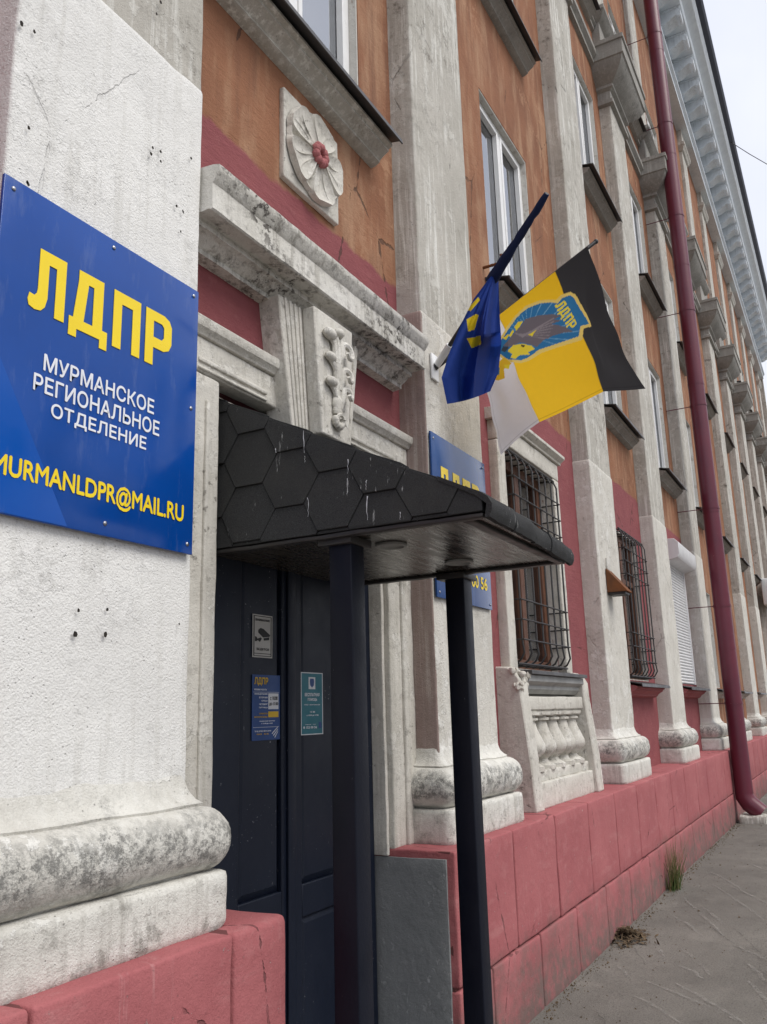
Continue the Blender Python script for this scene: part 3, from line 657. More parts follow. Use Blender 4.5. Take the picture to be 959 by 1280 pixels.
# white surround, sill and balustrade panel of the first window
x0, x1, z0, z1 = [q for q in OPEN if q[0] == 1 and q[1] == 0][0][2:]
SR = MB()
SR.rbox(x0-.15, x0-.003, YW-.07, YW+.02, z0+.0, z1, .01, .05); SR.rbox(x1+.003, x1+.15, YW-.07, YW+.02, z0, z1, .01, .05); SR.rbox(x0-.15, x1+.15, YW-.072, YW+.02, z1+.003, z1+.15, .01, .05)
SR.rough(.003, 6, 2); sr = part(SR.build('window_surround', 'ornament', None, angle=50))
m = MB(); m.prismX([(YW+.02, z1+.15), (YW-.09, z1+.153), (YW-.09, z1+.17), (YW-.13, z1+.20), (YW-.13, z1+.225), (YW+.02, z1+.24)], x0-.19, x1+.19); m.build('head_moulding', 'ornament', sr, True, .003, 30)
m = MB(); m.prismX([(YW+.12, 1.885), (YW-.20, 1.862), (YW-.20, 1.835), (YW+.12, 1.85)], x0-.10, x1+.10); m.build('sill', 'tin', sr, True, .003)
m = MB(); m.prismX([(YW+.0, 1.84), (YW-.17, 1.834), (YW-.17, 1.79), (YW-.13, 1.765), (YW-.13, 1.74), (YW-.10, 1.71), (YW+.0, 1.70)], x0-.085, x1+.085); m.build('sill_moulding', 'tinlight', sr, True, .003, 30)
BP = MB(); BP.rbox(x0-.09, x1+.09, YW-.028, YW+.02, 1.12, 1.72, .004, .08); BP.rbox(x0-.09, x1+.09, YW-.19, YW+.01, ZPL-.004, 1.13, .012, .05); BP.rough(.003, 6, 4)
bal = part(BP.build('balustrade', 'ornament', None, angle=50))
m = MB(); m.rbox(x0-.085, x1+.085, YW-.15, YW-.02, 1.60, 1.69, .008, .05); m.rough(.003, 6, 5); m.build('top_rail', 'ornament', bal, angle=50)
m = MB(); m.rbox(x0-.085, x1+.085, YW-.135, YW-.02, 1.555, 1.606, .02, .05); m.rough(.002, 6, 6); m.build('rail_moulding', 'ornament', bal, angle=50)
m = MB(); m.rbox(x0-.085, x1+.085, YW-.16, YW-.02, 1.126, 1.20, .012, .05); m.rough(.004, 7, 7); m.build('bottom_rail', 'ornament', bal, angle=50)
BPROF = [(.07, 1.195), (.07, 1.225), (.055, 1.235), (.034, 1.25), (.03, 1.265), (.045, 1.285), (.072, 1.315), (.082, 1.345), (.078, 1.375), (.062, 1.42), (.044, 1.47), (.036, 1.51), (.034, 1.525), (.05, 1.53), (.05, 1.545), (.036, 1.55), (.036, 1.56), (.06, 1.565), (.06, 1.585)]
m = MB(); m.lathe([(r*1.3, z) for r, z in BPROF], 0, YW-.085, 14); b0 = m.build('baluster', 'ornament', bal, angle=50)
nb = 5
for i in range(nb):
    xx = x0+.09+(x1-x0-.18)*i/(nb-1)
    if i == 0: b0.location = (xx, 0, 0)
    else: inst(b0, (xx, 0, 0), bal)
ck = [(YW+.02, ZPL-.003), (1.885, ZPL-.003), (1.89, 1.05), (1.90, 1.25), (1.925, 1.5), (1.945, 1.70), (1.95, 1.80), (1.985, 1.86), (2.03, 1.885), (YW+.02, 1.89)]
for xa in (x0-.25, x1+.09):
    m = MB(); m.prismX(ck, xa, xa+.16); o = m.build('scroll_cheek', 'ornament', bal, True, .012, 40)
    for q in o.data.vertices: q.co += noise.noise_vector(q.co*5)*.004
m = MB()
for i in range(26): m.ball((x0-.25+random.uniform(-.008, .17), 1.955+random.uniform(-.02, .05), 1.80+random.uniform(-.07, .07)), random.uniform(.012, .03), 6, 4)
m.rough(.01, 20); m.build('crumbled_plaster', 'ornament', bal)

# roller shutter
x0, x1, z0, z1 = [q for q in OPEN if q[0] == 3 and q[1] == 0][0][2:]
SH = empty('roller_shutter'); part(SH)
m = MB(); m.prismX([(YW+.01, 3.52), (1.93, 3.56), (1.90, 3.60), (1.90, 3.77), (1.95, 3.82), (YW+.01, 3.83)], x0-.05, x1+.05); o = m.build('shutter_box', 'roll', SH, True, .004)
for xa in (x0-.03, x1-.015): m = MB(); m.box(xa, xa+.05, YW-.03, YW+.03, z0+.01, 3.53); m.build('guide_rail', 'roll', SH, True, .003)
m = MB(); zz0 = z0+.012; nsl = 40; h = (3.53-zz0)/nsl
m.prismX([(YW+.012, 0), (YW-.002, .004), (YW-.012, h*.3), (YW-.014, h*.55), (YW-.010, h*.8), (YW-.001, h*.93), (YW+.012, h*.95)], x0+.02, x1-.015)
s0 = m.build('slat', 'roll', SH, True, angle=50)
for i in range(nsl):
    if i == 0: s0.location = (0, 0, zz0)
    else: inst(s0, (0, 0, zz0+i*h), SH)

# ------------------------------------------------------------------ entrance: surround, keystone, cornice, rosette, door
DS = MB()
DS.rbox(2.18, 2.50, 2.072, 2.16, ZPL-.02, 2.905, .012, .045); DS.rbox(3.865, 4.135, 2.072, 2.16, ZPL-.004, 2.905, .012, .045); DS.rbox(2.18, 4.135, 2.070, 2.16, 2.907, 3.055, .012, .045)
DS.rbox(2.505, 2.53, 2.10, 2.26, .0, 2.905, .006, .06); DS.rbox(3.835, 3.862, 2.10, 2.26, ZPL-.03, 2.905, .006, .06)
DS.rough(.0035, 5, 3); ds = part(DS.build('door_surround', 'ornament', None, angle=50))
for (a, b) in ((2.225, 2.30), (3.985, 4.05)):
    m = MB(); m.rbox(a, b, 2.055, 2.09, ZPL-.002, 2.99, .012, .05); m.rough(.003, 6, a); m.build('jamb_moulding', 'ornament', ds, angle=50)
for (a, b) in ((2.20, 2.86), (3.42, 4.14)):
    m = MB(); m.prismX([(2.12, 3.05), (2.058, 3.052), (2.053, 3.064), (2.036, 3.078), (2.03, 3.095), (2.03, 3.118), (2.12, 3.125)], a, b)
    m.build('head_moulding', 'ornament', ds, True, .004, 30)
for (a, b) in ((2.36, 2.80), (3.46, 3.96)):
    m = MB()
    for (p, q, r2, s2) in ((a, b, 2.945, 2.965), (a, b, 2.915, 2.928)): m.rbox(p, q, 2.060, 2.08, r2, s2, .006, .06)
    m.build('panel_bead', 'ornament', ds, angle=50)
m = MB(); m.rbox(2.41, 2.43, 2.060, 2.08, 1.0, 2.80, .006, .08); m.build('jamb_bead', 'ornament', ds)
# keystone
KC = 3.14
def trap(hw0, hw1, z0, z1): return [(KC-hw0, z0), (KC+hw0, z0), (KC+hw1, z1), (KC-hw1, z1)]
m = MB(); m.prismY(trap(.245, .345, 2.80, 3.405), 2.0, 2.13); ks = m.build('keystone', 'ornament', None, True, .008); part(ks)
m = MB(); m.prismY(trap(.115, .17, 2.815, 3.405), 1.93, 2.0); m.build('keystone_face', 'ornament', ks, True, .008)
for sx in (-1, 1):
    for k in range(4):
        t0 = .135+.026*k; m = MB(); s1 = t0*1.42
        m.tube([(KC+sx*t0, 1.998, 2.81), (KC+sx*s1, 1.998, 3.40)], .008, 6); m.build('flute', 'ornament', ks)
# acanthus ornament
m = MB(); yk = 1.925
for dx in (-.016, .016, 0): m.tube([(KC+dx*.7, yk, 2.98), (KC+dx*.9, yk-.012, 3.12), (KC+dx*1.7, yk-.012, 3.26), (KC+dx*2.1, yk-.006, 3.32)], [.012, .015, .014, .01], 8)
m.ball((KC+.012, yk-.015, 3.335), (.035, .022, .022)); m.build('acanthus_stem', 'ornament', ks)
for (sx, z, r) in ((-1, 3.30, .044), (1, 3.25, .046), (-1, 3.19, .036), (1, 3.13, .038), (-1, 3.07, .038), (1, 3.04, .032)):
    m = MB()
    if sx < 0: m.ball((KC-.072+.01*(3.3-z)*5, yk-.015, z), (r*1.1, r*.6, r*.62)); m.tube([(KC-.06, yk-.01, z-.01), (KC-.03, yk-.012, z-.035), (KC-.008, yk-.01, z-.08)], [.012, .012, .009], 7)
    else:
        pts = [(KC+.012, yk-.01, z-.08), (KC+.03, yk-.014, z-.02)] + [(KC+.055+r*.8*math.cos(a), yk-.016-.004*k, z+r*.8*math.sin(a)) for k, a in enumerate(np.linspace(2.4, -2.6, 10))]
        m.tube(pts, [.014, .018]+[.018-.001*k for k in range(10)], 7)
    m.build('acanthus_leaf', 'ornament', ks)
m = MB(); m.lathe([(.028, 0), (.036, .015), (.03, .03), (.038, .045), (.034, .07), (.022, .09)], 0, 0, 10)
m.v = [(KC+x, yk-.005+y*.6, 2.93+z) for x, y, z in m.v]; m.build('acanthus_cup', 'ornament', ks)
m = MB()
for k in range(7):
    a = math.pi*(.05+k*.15)+math.pi; m.ball((KC+.03*math.cos(a), yk-.012, 2.905+.03*math.sin(a)), (.017, .018, .02), 8, 5)
m.tube([(KC+.022*math.cos(a), yk-.03+.002*k, 2.905+.022*math.sin(a)) for k, a in enumerate(np.linspace(0, 5.2, 12))], .009, 6); m.build('acanthus_scroll', 'ornament', ks)
# lintel cornice
XA, XB = 2.226, 4.06
m = MB(); nseg = 40
prof = [(2.13, 3.385), (2.055, 3.39), (2.055, 3.41), (2.03, 3.425), (2.01, 3.445), (1.985, 3.45), (1.985, 3.475), (1.915, 3.478), (1.908, 3.472), (1.900, 3.478), (1.900, 3.585), (1.893, 3.592), (1.888, 3.600), (1.872, 3.625), (1.868, 3.635), (1.868, 3.652), (1.90, 3.662), (2.13, 3.685)]
prof = prof[:]
def sweep(m, prof, xa, xb, n):
    L = len(prof); vs = [(xa+(xb-xa)*i/n, y, z) for i in range(n+1) for y, z in prof]
    fs = [(i*L+k, i*L+(k+1) % L, (i+1)*L+(k+1) % L, (i+1)*L+k) for i in range(n) for k in range(L)] + [tuple(range(L)), tuple(n*L+k for k in range(L-1, -1, -1))]
    m.add(vs, fs)
sweep(m, prof, XA, XB, 90); m.rough(.0022, 13, 1); lc = part(m.build('lintel_cornice', 'cornice', None, angle=35))
# rosette
RC = (3.20, 4.36)
m = MB(); m.rbox(RC[0]-.25, RC[0]+.25, 2.082, 2.115, RC[1]-.25, RC[1]+.25, .008, .04); m.rough(.003, 7); ro = part(m.build('rosette', 'ornament', None, angle=50))
def petal(a, L, wd, base):
    m = MB(); nu, nv = 18, 17; vs = []
    for i in range(nu+1):
        t = i/nu; rr = .050+(L-.050)*t; w = wd*(.22+.78*math.sin(min(1., t*1.2)*math.pi*.5))*math.sqrt(max(.0, 1-max(0, (t-.70)/.30)**2)) + .004
        for j in range(nv):
            s2 = (j/(nv-1))*2-1; rim = max(abs(s2), max(0, (t-.5)/.5))
            h = base + .004 + .022*rim**5 - .010*math.sin(math.pi*min(1, t*1.1))*(1-s2*s2) + .007*math.exp(-((abs(s2)-.24)/.09)**2)*(1-t)**.6 + .012*(1-t)
            if j in (0, nv-1) or i == nu: h = base*.3
            vs.append((RC[0]+rr*math.sin(a)+s2*w*math.cos(a), 2.081-h, RC[1]+rr*math.cos(a)-s2*w*math.sin(a)))
    m.add(vs, [(i*nv+j, i*nv+j+1, (i+1)*nv+j+1, (i+1)*nv+j) for i in range(nu) for j in range(nv-1)])
    m.build('petal', 'ornament', ro, angle=75)
for k in range(5): petal((k+.5)*2*math.pi/5+.35, .235, .095, .010)
for k in range(5): petal(k*2*math.pi/5+.35, .247, .118, .020)
m = MB()
for k in range(9): a = k*2*math.pi/9; m.ball((RC[0]+.042*math.cos(a), 2.034, RC[1]+.042*math.sin(a)), (.026, .024, .026), 8, 6)
m.ball((RC[0], 2.055, RC[1]), (.03, .018, .03), 10, 6); o = m.build('rosette_heart', 'pinkside', ro); o['label'] = 'pink painted heart of the rosette'

# door
DR = empty('door'); part(DR); YD = 2.20
m = MB(); m.box(2.53, 2.60, YD-.03, YD+.06, .02, 2.84); m.box(3.77, 3.835, YD-.03, YD+.06, .02, 2.84); m.box(2.60, 3.77, YD-.03, YD+.06, 2.76, 2.84); m.build('door_frame', 'door', DR, True, .005)
def leaf(xa, xb, panels):
    m = MB(); m.box(xa, xb, YD+.012, YD+.05, .03, 2.755); o = m.build('door_leaf', 'door', DR, True, .003)
    px0, px1 = panels
    m = MB(); y0 = YD-.012
    m.box(xa, px0, y0, YD+.012, .03, 2.755); m.box(px1, xb, y0, YD+.012, .03, 2.755)
    for (za, zb) in ((.03, .20), (.775, .905), (2.55, 2.755)): m.box(px0, px1, y0, YD+.012, za, zb)
    m.build('stile_frame', 'door', o, True, .005)
    for (za, zb) in ((.20, .775), (.905, 2.55)):
        m = MB(); e = .028
        m.add([(px0, YD+.010, za), (px1, YD+.010, za), (px1, YD+.010, zb), (px0, YD+.010, zb), (px0+e, YD-.004, za+e), (px1-e, YD-.004, za+e), (px1-e, YD-.004, zb-e), (px0+e, YD-.004, zb-e)],
              [(0, 1, 5, 4), (1, 2, 6, 5), (2, 3, 7, 6), (3, 0, 4, 7), (4, 5, 6, 7)]); m.build('door_panel', 'door', o, False)
    return o
leaf(2.603, 3.150, (2.80, 3.085)); leaf(3.155, 3.767, (3.235, 3.60))
m = MB(); m.rbox(3.118, 3.175, YD-.026, YD-.012, .04, 2.75, .006, .3); m.build('meeting_strip', 'door', DR)
m = MB(); m.tube([(3.68, YD-.012, 1.10), (3.68, YD-.06, 1.10), (3.68, YD-.06, 1.25), (3.68, YD-.012, 1.25)], .009, 8); m.build('door_handle', 'iron', DR)
m = MB(); m.box(2.53, 3.855, 1.86, 2.3, -.02, .03); part(m.build('threshold', 'grey', None, True, .006))
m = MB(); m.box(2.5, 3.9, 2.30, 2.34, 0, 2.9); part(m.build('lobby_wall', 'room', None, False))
# rusty hook beside the upper window
m = MB(); p = atY(607, 334, YW-.02); m.tube([p+Vector((0, .05, 0)), p+Vector((0, -.10, .0)), p+Vector((0, -.14, .03)), p+Vector((0, -.13, .07))], .012, 7); part(m.build('iron_hook', 'rust', None))

# ------------------------------------------------------------------ entrance canopy
CX0, CX1, CYF, CYB, CZ = 2.545, 3.625, 1.005, 2.185, 2.238; CYR = 1.06
CAN = empty('entrance_canopy', ((CX0+CX1)/2, 1.55, 0)); tag(CAN, 'small black shingled porch roof on two dark square posts over the entrance door', 'canopy')
def cpart(o): o.parent = CAN; o.matrix_parent_inverse = Matrix.Translation((-(CX0+CX1)/2, -1.55, 0)); return o
ZF = CZ+.052; ZB = 2.885
m = MB(); q = [(CX0, CYF, CZ), (CX1, CYR, CZ), (CX1, CYB, CZ), (CX0, CYB, CZ), (CX0+.01, CYF, ZF), (CX1-.01, CYR, ZF), (CX1-.03, CYB, ZB), (CX0+.03, CYB, ZB)]
m.add(q, [(0, 1, 2, 3), (4, 5, 6, 7), (0, 1, 5, 4), (1, 2, 6, 5), (2, 3, 7, 6), (3, 0, 4, 7)])
deck = cpart(m.build('roof_deck', 'shingle', None, False))
def clip(poly, a, b):                                        # keep the left side of a->b
    out = []; n = len(poly)
    sd = lambda p: (b[0]-a[0])*(p[1]-a[1])-(b[1]-a[1])*(p[0]-a[0])
    for i in range(n):
        p, r = poly[i], poly[(i+1) % n]; sp, sr = sd(p), sd(r)
        if sp >= 0: out.append(p)
        if (sp >= 0) != (sr >= 0): t = sp/(sp-sr); out.append((p[0]+(r[0]-p[0])*t, p[1]+(r[1]-p[1])*t))
    return out
def shingle_face(c, R, seed, flip=1):                        # c: four corners (bottom a, bottom b, top b, top a)
    c = [Vector(p) for p in c]; es = (c[1]-c[0]).normalized(); nn = es.cross(c[3]-c[0]).normalized()*flip; et = nn.cross(es)*flip
    if et.dot(c[3]-c[0]) < 0: et = -et
    to2 = lambda p: ((p-c[0]).dot(es), (p-c[0]).dot(et)); reg = [to2(p) for p in c]
    ar = sum(reg[i][0]*reg[(i+1) % 4][1]-reg[(i+1) % 4][0]*reg[i][1] for i in range(4))
    if ar < 0: reg = reg[::-1]
    W2 = R*1.5; H2 = R*math.sqrt(3); rnd = random.Random(seed)
    for i in range(-1, 14):
        for j in range(-2, 9):
            cx, cy = i*W2+.03, j*H2+(H2/2 if i % 2 else 0)+.012
            hexa = [(cx+R*.992*math.cos(k*math.pi/3), cy+R*.992*math.sin(k*math.pi/3)) for k in range(6)]
            for k in range(4): hexa = clip(hexa, reg[k], reg[(k+1) % 4]) if hexa else hexa
            if len(hexa) < 3: continue
            a2 = abs(sum(hexa[k][0]*hexa[(k+1) % len(hexa)][1]-hexa[(k+1) % len(hexa)][0]*hexa[k][1] for k in range(len(hexa))))/2
            if a2 < .0012: continue
            off = rnd.uniform(0, .003); n = len(hexa)
            def P3(p, h): return c[0]+es*p[0]+et*p[1]+nn*h
            mm = MB(); tp = []
            for p in hexa:
                t = (p[1]-(cy-H2/2))/H2; tp.append(P3(p, .003+.0075*(1-t)+off+rnd.uniform(-.0012, .0018)))
            mm.add([P3(p, .0005) for p in hexa]+tp, [tuple(range(n, 2*n))]+[(k, (k+1) % n, n+(k+1) % n, n+k) for k in range(n)])
            o = mm.build('shingle', 'shingle', None, False, .0015); cpart(o)
shingle_face([q[3], q[0], q[4], q[7]], .128, 1, flip=-1 if (Vector(q[0])-Vector(q[3])).cross(Vector(q[7])-Vector(q[3])).x > 0 else 1)
shingle_face([q[1], q[2], q[6], q[5]], .128, 2, flip=-1 if (Vector(q[2])-Vector(q[1])).cross(Vector(q[5])-Vector(q[1])).x < 0 else 1)
shingle_face([q[4], q[5], q[6], q[7]], .128, 3, flip=-1 if (Vector(q[5])-Vector(q[4])).cross(Vector(q[7])-Vector(q[4])).z < 0 else 1)
xs_ = [CX0-.012, CX0+.25, CX0+.50, CX0+.73, CX0+.97, CX1+.012]
for i in range(5):                                           # felt pieces rolled over the front edge
    mm = MB(); n = 10; a, b = xs_[i]+.002, xs_[i+1]+.012; dy = .004*(i % 2)
    pr = [(1.20, ZF+.092), (1.10, ZF+.042), (1.045, ZF+.016), (1.018, ZF-.004), (1.008, ZF-.03), (1.010, ZF-.055), (1.018, ZF-.076), (1.034, ZF-.076), (1.026, ZF-.03), (1.06, ZF+.005), (1.20, ZF+.078)]
    pr = [(y-1.045+CYF-dy, z) for y, z in pr]; sweep(mm, pr, a, b, n); mm.v = [(x, y+(CYR-CYF)*(x-CX0)/(CX1-CX0), z) for x, y, z in mm.v]; mm.rough(.007, 9, i*3.1); cpart(mm.build('rolled_edge_shingle', 'shingle', None, angle=50))
m = MB()
for (u, v0, v1, w) in ((380, 538, 566, .004), (381, 570, 578, .003), (435, 574, 592, .004), (434, 598, 618, .003), (459, 620, 650, .004), (458, 600, 612, .003), (385, 622, 646, .003), (345, 560, 566, .004), (500, 640, 650, .003)):
    L = []
    for k in range(7):
        c = atX(u+random.uniform(-.8, .8), v0+(v1-v0)*k/6, CX0-.016); ww = w*random.uniform(.15, .7)*(1-.6*k/6)
        L += [(c.x, c.y-ww, c.z), (c.x, c.y+ww, c.z)]
    m.add(L, [(2*k, 2*k+1, 2*k+3, 2*k+2) for k in range(6)])
cpart(m.build('dropping_streak', 'posterwhite', None, False))
m = MB(); m.add([(CX0+.01, CYF-.005, CZ-.006), (CX1-.01, CYR-.005, CZ-.006), (CX1-.01, CYB, CZ-.006), (CX0+.01, CYB, CZ-.006)], [(0, 1, 2, 3)])
soff = cpart(m.build('soffit', 'soffit', None, False))
for (a, b, c2, d) in ((CX0-.004, CX0+.035, CYF, CYB), (CX1-.035, CX1+.004, CYR, CYB), (CX0+.035, CX1-.035, CYR-.002, CYR+.035)):
    m = MB(); m.rbox(a, b, c2, d, CZ-.020, CZ-.004, .005, .08); m.rough(.004, 8, a); cpart(m.build('edge_batten', 'iron', None))
def atZ(u, v, z): r = ray(u, v); return ORG + r*((z-EYE)/r.z)
for (u, v) in ((489, 681), (574, 702)):
    p = atZ(u, v, CZ-.008); m = MB(); n = 24
    m.lathe([(.062, CZ-.0075), (.062, CZ-.016), (.050, CZ-.018), (.046, CZ-.010), (.02, CZ-.009)], p.x, p.y, 24); m.build('downlight', 'tinlight', soff)
for (u, far) in ((443, 0), (588, 1)):
    p = atY(u, 900, 1.53)
    mm = MB(); mm.rbox(p.x, p.x+.095, 1.53, 1.625, 0, CZ-.008, .006, .4); o = cpart(mm.build('post', 'post', None))
    mm = MB(); mm.rbox(p.x-.04, p.x+.135, 1.49, 1.665, -.01, .012, .003, .3); mm.build('foot_plate', 'iron', o)
    mm = MB(); mm.rbox(p.x-.02, p.x+.135, 1.52, 1.66, CZ-.040, CZ-.010, .004, .3); mm.build('head_plate', 'iron', o)

# ------------------------------------------------------------------ signs
LET = {
 'L': [[(.22, 1), (.22, .8), (1, .8), (1, 1)], [(.72, .8), (.72, 0), (1, 0), (1, .8)], [(.22, .8), (.22, .34), (.2, .27), (.14, .22), (0, .23), (-.04, .12), (0, .03), (.16, 0), (.33, .02), (.44, .1), (.5, .25), (.5, .8)]],
 'D': [[(.2, 1), (.2, .82), (.86, .82), (.86, 1)], [(.2, .82), (.1, .17), (.37, .17), (.46, .82)], [(.6, .82), (.6, .17), (.86, .17), (.86, .82)], [(0, .17), (0, -.14), (.2, -.14), (.2, 0), (.8, 0), (.8, -.14), (1, -.14), (1, .17)]],
 'P': [[(0, 1), (0, .8), (1, .8), (1, 1)], [(0, .8), (0, 0), (.3, 0), (.3, .8)], [(.7, .8), (.7, 0), (1, 0), (1, .8)]],
 'R': [[(0, 1), (0, 0), (.3, 0), (.3, 1)], [(.3, 1), (.3, .82), (.62, .82), (.7, .77), (.7, .58), (.62, .52), (.3, .52), (.3, .33), (.7, .33), (.9, .39), (1, .52), (1, .84), (.9, .95), (.7, 1)]]}
def ldpr(spans, z0, h, y, parent, mat='yellow', drop=0.):
    for ch, (a, b) in zip('LDPR', spans): poly_letter('letter', LET[ch], a, z0, b-a, h, y, mat, parent)
def board(name, x0, x1, z0, z1, y, mat, label):
    T = empty(name, ((x0+x1)/2, y, z0)); tag(T, label, 'sign')
    m = MB(); m.rbox(x0, x1, y, y+.012, z0, z1, .0025, .3); o = m.build('sign_panel', mat, None); o.parent = T; o.matrix_parent_inverse = Matrix.Translation((-(x0+x1)/2, -y, -z0))
    T2 = o
    return T, o
YS = 1.925
def keep(o, T): o.parent = T; o.matrix_parent_inverse = Matrix.Translation(-T.location); return o
SG, pn = board('party_sign', 1.368, 2.192, 2.142, 3.118, YS, 'signblue', 'large glossy blue sign with yellow title and white lines and an email address')
m = MB(); m.add([(1.37, YS-.0008, 2.145), (1.66, YS-.0008, 2.145), (1.37, YS-.0008, 2.62)], [(0, 1, 2)]); keep(m.build('printed_stripe', 'signlight', None, False), SG)
class _K: pass
def klet(T, spans, z0, h):
    before = set(bpy.data.objects); ldpr(spans, z0, h, YS-.001, None)
    for o in set(bpy.data.objects)-before: keep(o, T)
klet(SG, [(1.476, 1.600), (1.618, 1.768), (1.79, 1.908), (1.932, 2.056)], 2.752, .196)
def ktxt(T, t, x0, x1, z0, z1, mat, bold, y=YS-.0015): return keep(text_obj('lettering', t, x0, x1, z0, z1, y, mat, None, bold), T)
ktxt(SG, 'МУРМАНСКОЕ', 1.542, 1.984, 2.582, 2.632, 'whiteprint', .022)
ktxt(SG, 'РЕГИОНАЛЬНОЕ', 1.512, 2.012, 2.514, 2.564, 'whiteprint', .022)
ktxt(SG, 'ОТДЕЛЕНИЕ', 1.578, 1.955, 2.444, 2.494, 'whiteprint', .022)
ktxt(SG, 'MURMANLDPR@MAIL.RU', 1.404, 2.140, 2.232, 2.306, 'yellow', .03)
def screw(T, x, z):
    m = MB(); m.ball((x, YS-.001, z), (.0075, .004, .0075), 10, 5); keep(m.build('screw', 'steel', None), T)
for (x, z) in ((1.40, 3.085), (1.78, 3.09), (2.165, 3.09), (2.165, 2.66), (2.165, 2.175), (1.80, 2.18), (1.40, 2.18)): screw(SG, x, z)
SG2, pn = board('party_sign', 4.148, 4.945, 2.205, 3.145, YS, 'signblue2', 'weathered blue sign behind the porch roof with a phone number')
klet(SG2, [(4.235, 4.36), (4.40, 4.54), (4.57, 4.685), (4.715, 4.83)], 2.77, .195)
p0, p1 = atY(590, 737, YS), atY(609, 737, YS); ktxt(SG2, '00 56', p0.x, p1.x, 2.318, 2.39, 'yellow', .03)
p0, p1 = atY(545.5, 737, YS), atY(550.5, 737, YS); ktxt(SG2, '9', p0.x, p1.x, 2.318, 2.39, 'yellow', .03)
for (x, z) in ((4.18, 3.11), (4.91, 3.11), (4.92, 2.235), (4.18, 2.235)): screw(SG2, x, z)

# ------------------------------------------------------------------ notices on the door
def notice(name, u0, v0, u1, v1, mat, label):
    a, b = atY(u0, v0, YD-.008), atY(u1, v1, YD-.008); T = empty(name, ((a.x+b.x)/2, YD-.008, b.z)); tag(T, label, 'notice')
    m = MB(); m.box(a.x, b.x, YD-.008, YD-.0065, b.z, a.z); keep(m.build('sheet', mat, None, False), T)
    def R(x0, x1, z0, z1, mt, nm='print', d=.0006): # fractions of the sheet, from the top left
        m = MB(); m.box(a.x+(b.x-a.x)*x0, a.x+(b.x-a.x)*x1, YD-.008-d, YD-.0079, a.z-(a.z-b.z)*z1, a.z-(a.z-b.z)*z0); return keep(m.build(nm, mt, None, False), T)
    def Tx(t, x0, x1, z0, z1, mt, bold=.01): return keep(text_obj('lettering', t, a.x+(b.x-a.x)*x0, a.x+(b.x-a.x)*x1, a.z-(a.z-b.z)*z1, a.z-(a.z-b.z)*z0, YD-.0088, mt, None, bold), T)
    def Pg(pts, mt, nm='print'):
        m = MB(); m.prismY([(a.x+(b.x-a.x)*x, a.z-(a.z-b.z)*z) for x, z in pts], YD-.0088, YD-.0081); return keep(m.build(nm, mt, None, False), T)
    return T, R, Tx, Pg
T, R, Tx, Pg = notice('camera_notice', 316, 767, 340.5, 823, 'poster', 'grey notice with a black security camera symbol on the door')
for e in ((.05, .95, .03, .045), (.05, .95, .955, .97), (.05, .09, .045, .955), (.91, .95, .045, .955), (.09, .91, .9, .915)): R(*e, 'posterink', 'printed_border')
Tx('ВНИМАНИЕ', .14, .86, .10, .15, 'posterink', .03); Tx('ВЕДЕТСЯ', .2, .8, .78, .84, 'posterink', .03)
Pg([(.28, .36), (.40, .31), (.55, .33), (.88, .46), (.84, .50), (.52, .53), (.28, .42)], 'posterink', 'camera_symbol')
Pg([(.54, .545), (.84, .51), (.82, .58), (.56, .60)], 'posterink', 'camera_symbol'); Pg([(.12, .52), (.18, .52), (.24, .57), (.40, .53), (.46, .56), (.36, .64), (.26, .60), (.18, .63), (.12, .63)], 'posterink', 'camera_symbol')
T, R, Tx, Pg = notice('opening_hours_poster', 315.5, 843, 350, 924, 'posterblue', 'blue opening hours poster with gold title on the door')
gx = lambda a: a
Tx('ЛДПР', .07, .55, .045, .165, 'postergold', .05); Tx('РЕЖИМ РАБОТЫ', .07, .5, .215, .24, 'whiteprint', .02)
R(.04, .96, .265, .27, 'posterwhite', 'printed_rule'); R(.57, .94, .285, .53, 'posterwhite', 'white_box'); R(.57, .94, .565, .655, 'postergold', 'gold_box')
Tx('с 10.00', .63, .9, .33, .39, 'posterink', .02); Tx('до 17.00', .6, .92, .42, .48, 'posterink', .02)
for k, t in enumerate(('ПОНЕДЕЛЬНИК', 'ВТОРНИК', 'СРЕДА', 'ЧЕТВЕРГ', 'ПЯТНИЦА')): Tx(t, .52-.04*len(t), .54, .285+.052*k, .31+.052*k, 'whiteprint', .02)
Tx('СУББОТА', .24, .54, .585, .607, 'postergold', .02); Tx('ВОСКРЕСЕНЬЕ', .08, .54, .635, .657, 'postergold', .02)
Tx('ОБЕДЕННЫЙ ПЕРЕРЫВ', .25, .8, .70, .72, 'whiteprint', .02); Tx('с 13.00 до 14.00', .32, .72, .738, .758, 'whiteprint', .02)
R(.04, .96, .80, .805, 'posterwhite', 'printed_rule'); Tx('ТЕЛЕФОН', .08, .66, .85, .872, 'whiteprint', .02); Tx('00 56', .16, .58, .895, .915, 'postergold', .02)
for k in range(3): Pg([(.70+.05*k, .90+.03*k), (.92, .80+.035*k), (.92, .815+.035*k), (.71+.05*k, .915+.03*k)], 'posterwhite', 'printed_flash')
T, R, Tx, Pg = notice('teal_notice', 376, 840, 404, 917.5, 'posterteal', 'teal notice with white frame and small crest on the door')
for e in ((.0, 1., .0, .015), (.0, 1., .985, 1.), (.0, .03, .015, .985), (.97, 1., .015, .985)): R(*e, 'posterwhite', 'printed_border')
R(.35, .65, .075, .27, 'posterwhite', 'crest_panel'); Pg([(.42, .10), (.58, .10), (.60, .14), (.58, .21), (.5, .245), (.42, .21), (.40, .14)], 'posterblue', 'crest')
Tx('БЕСПЛАТНАЯ', .17, .83, .335, .385, 'whiteprint', .03); Tx('ПОМОЩЬ', .3, .72, .415, .465, 'whiteprint', .03); Tx('по записи', .16, .85, .515, .53, 'whiteprint', .02)
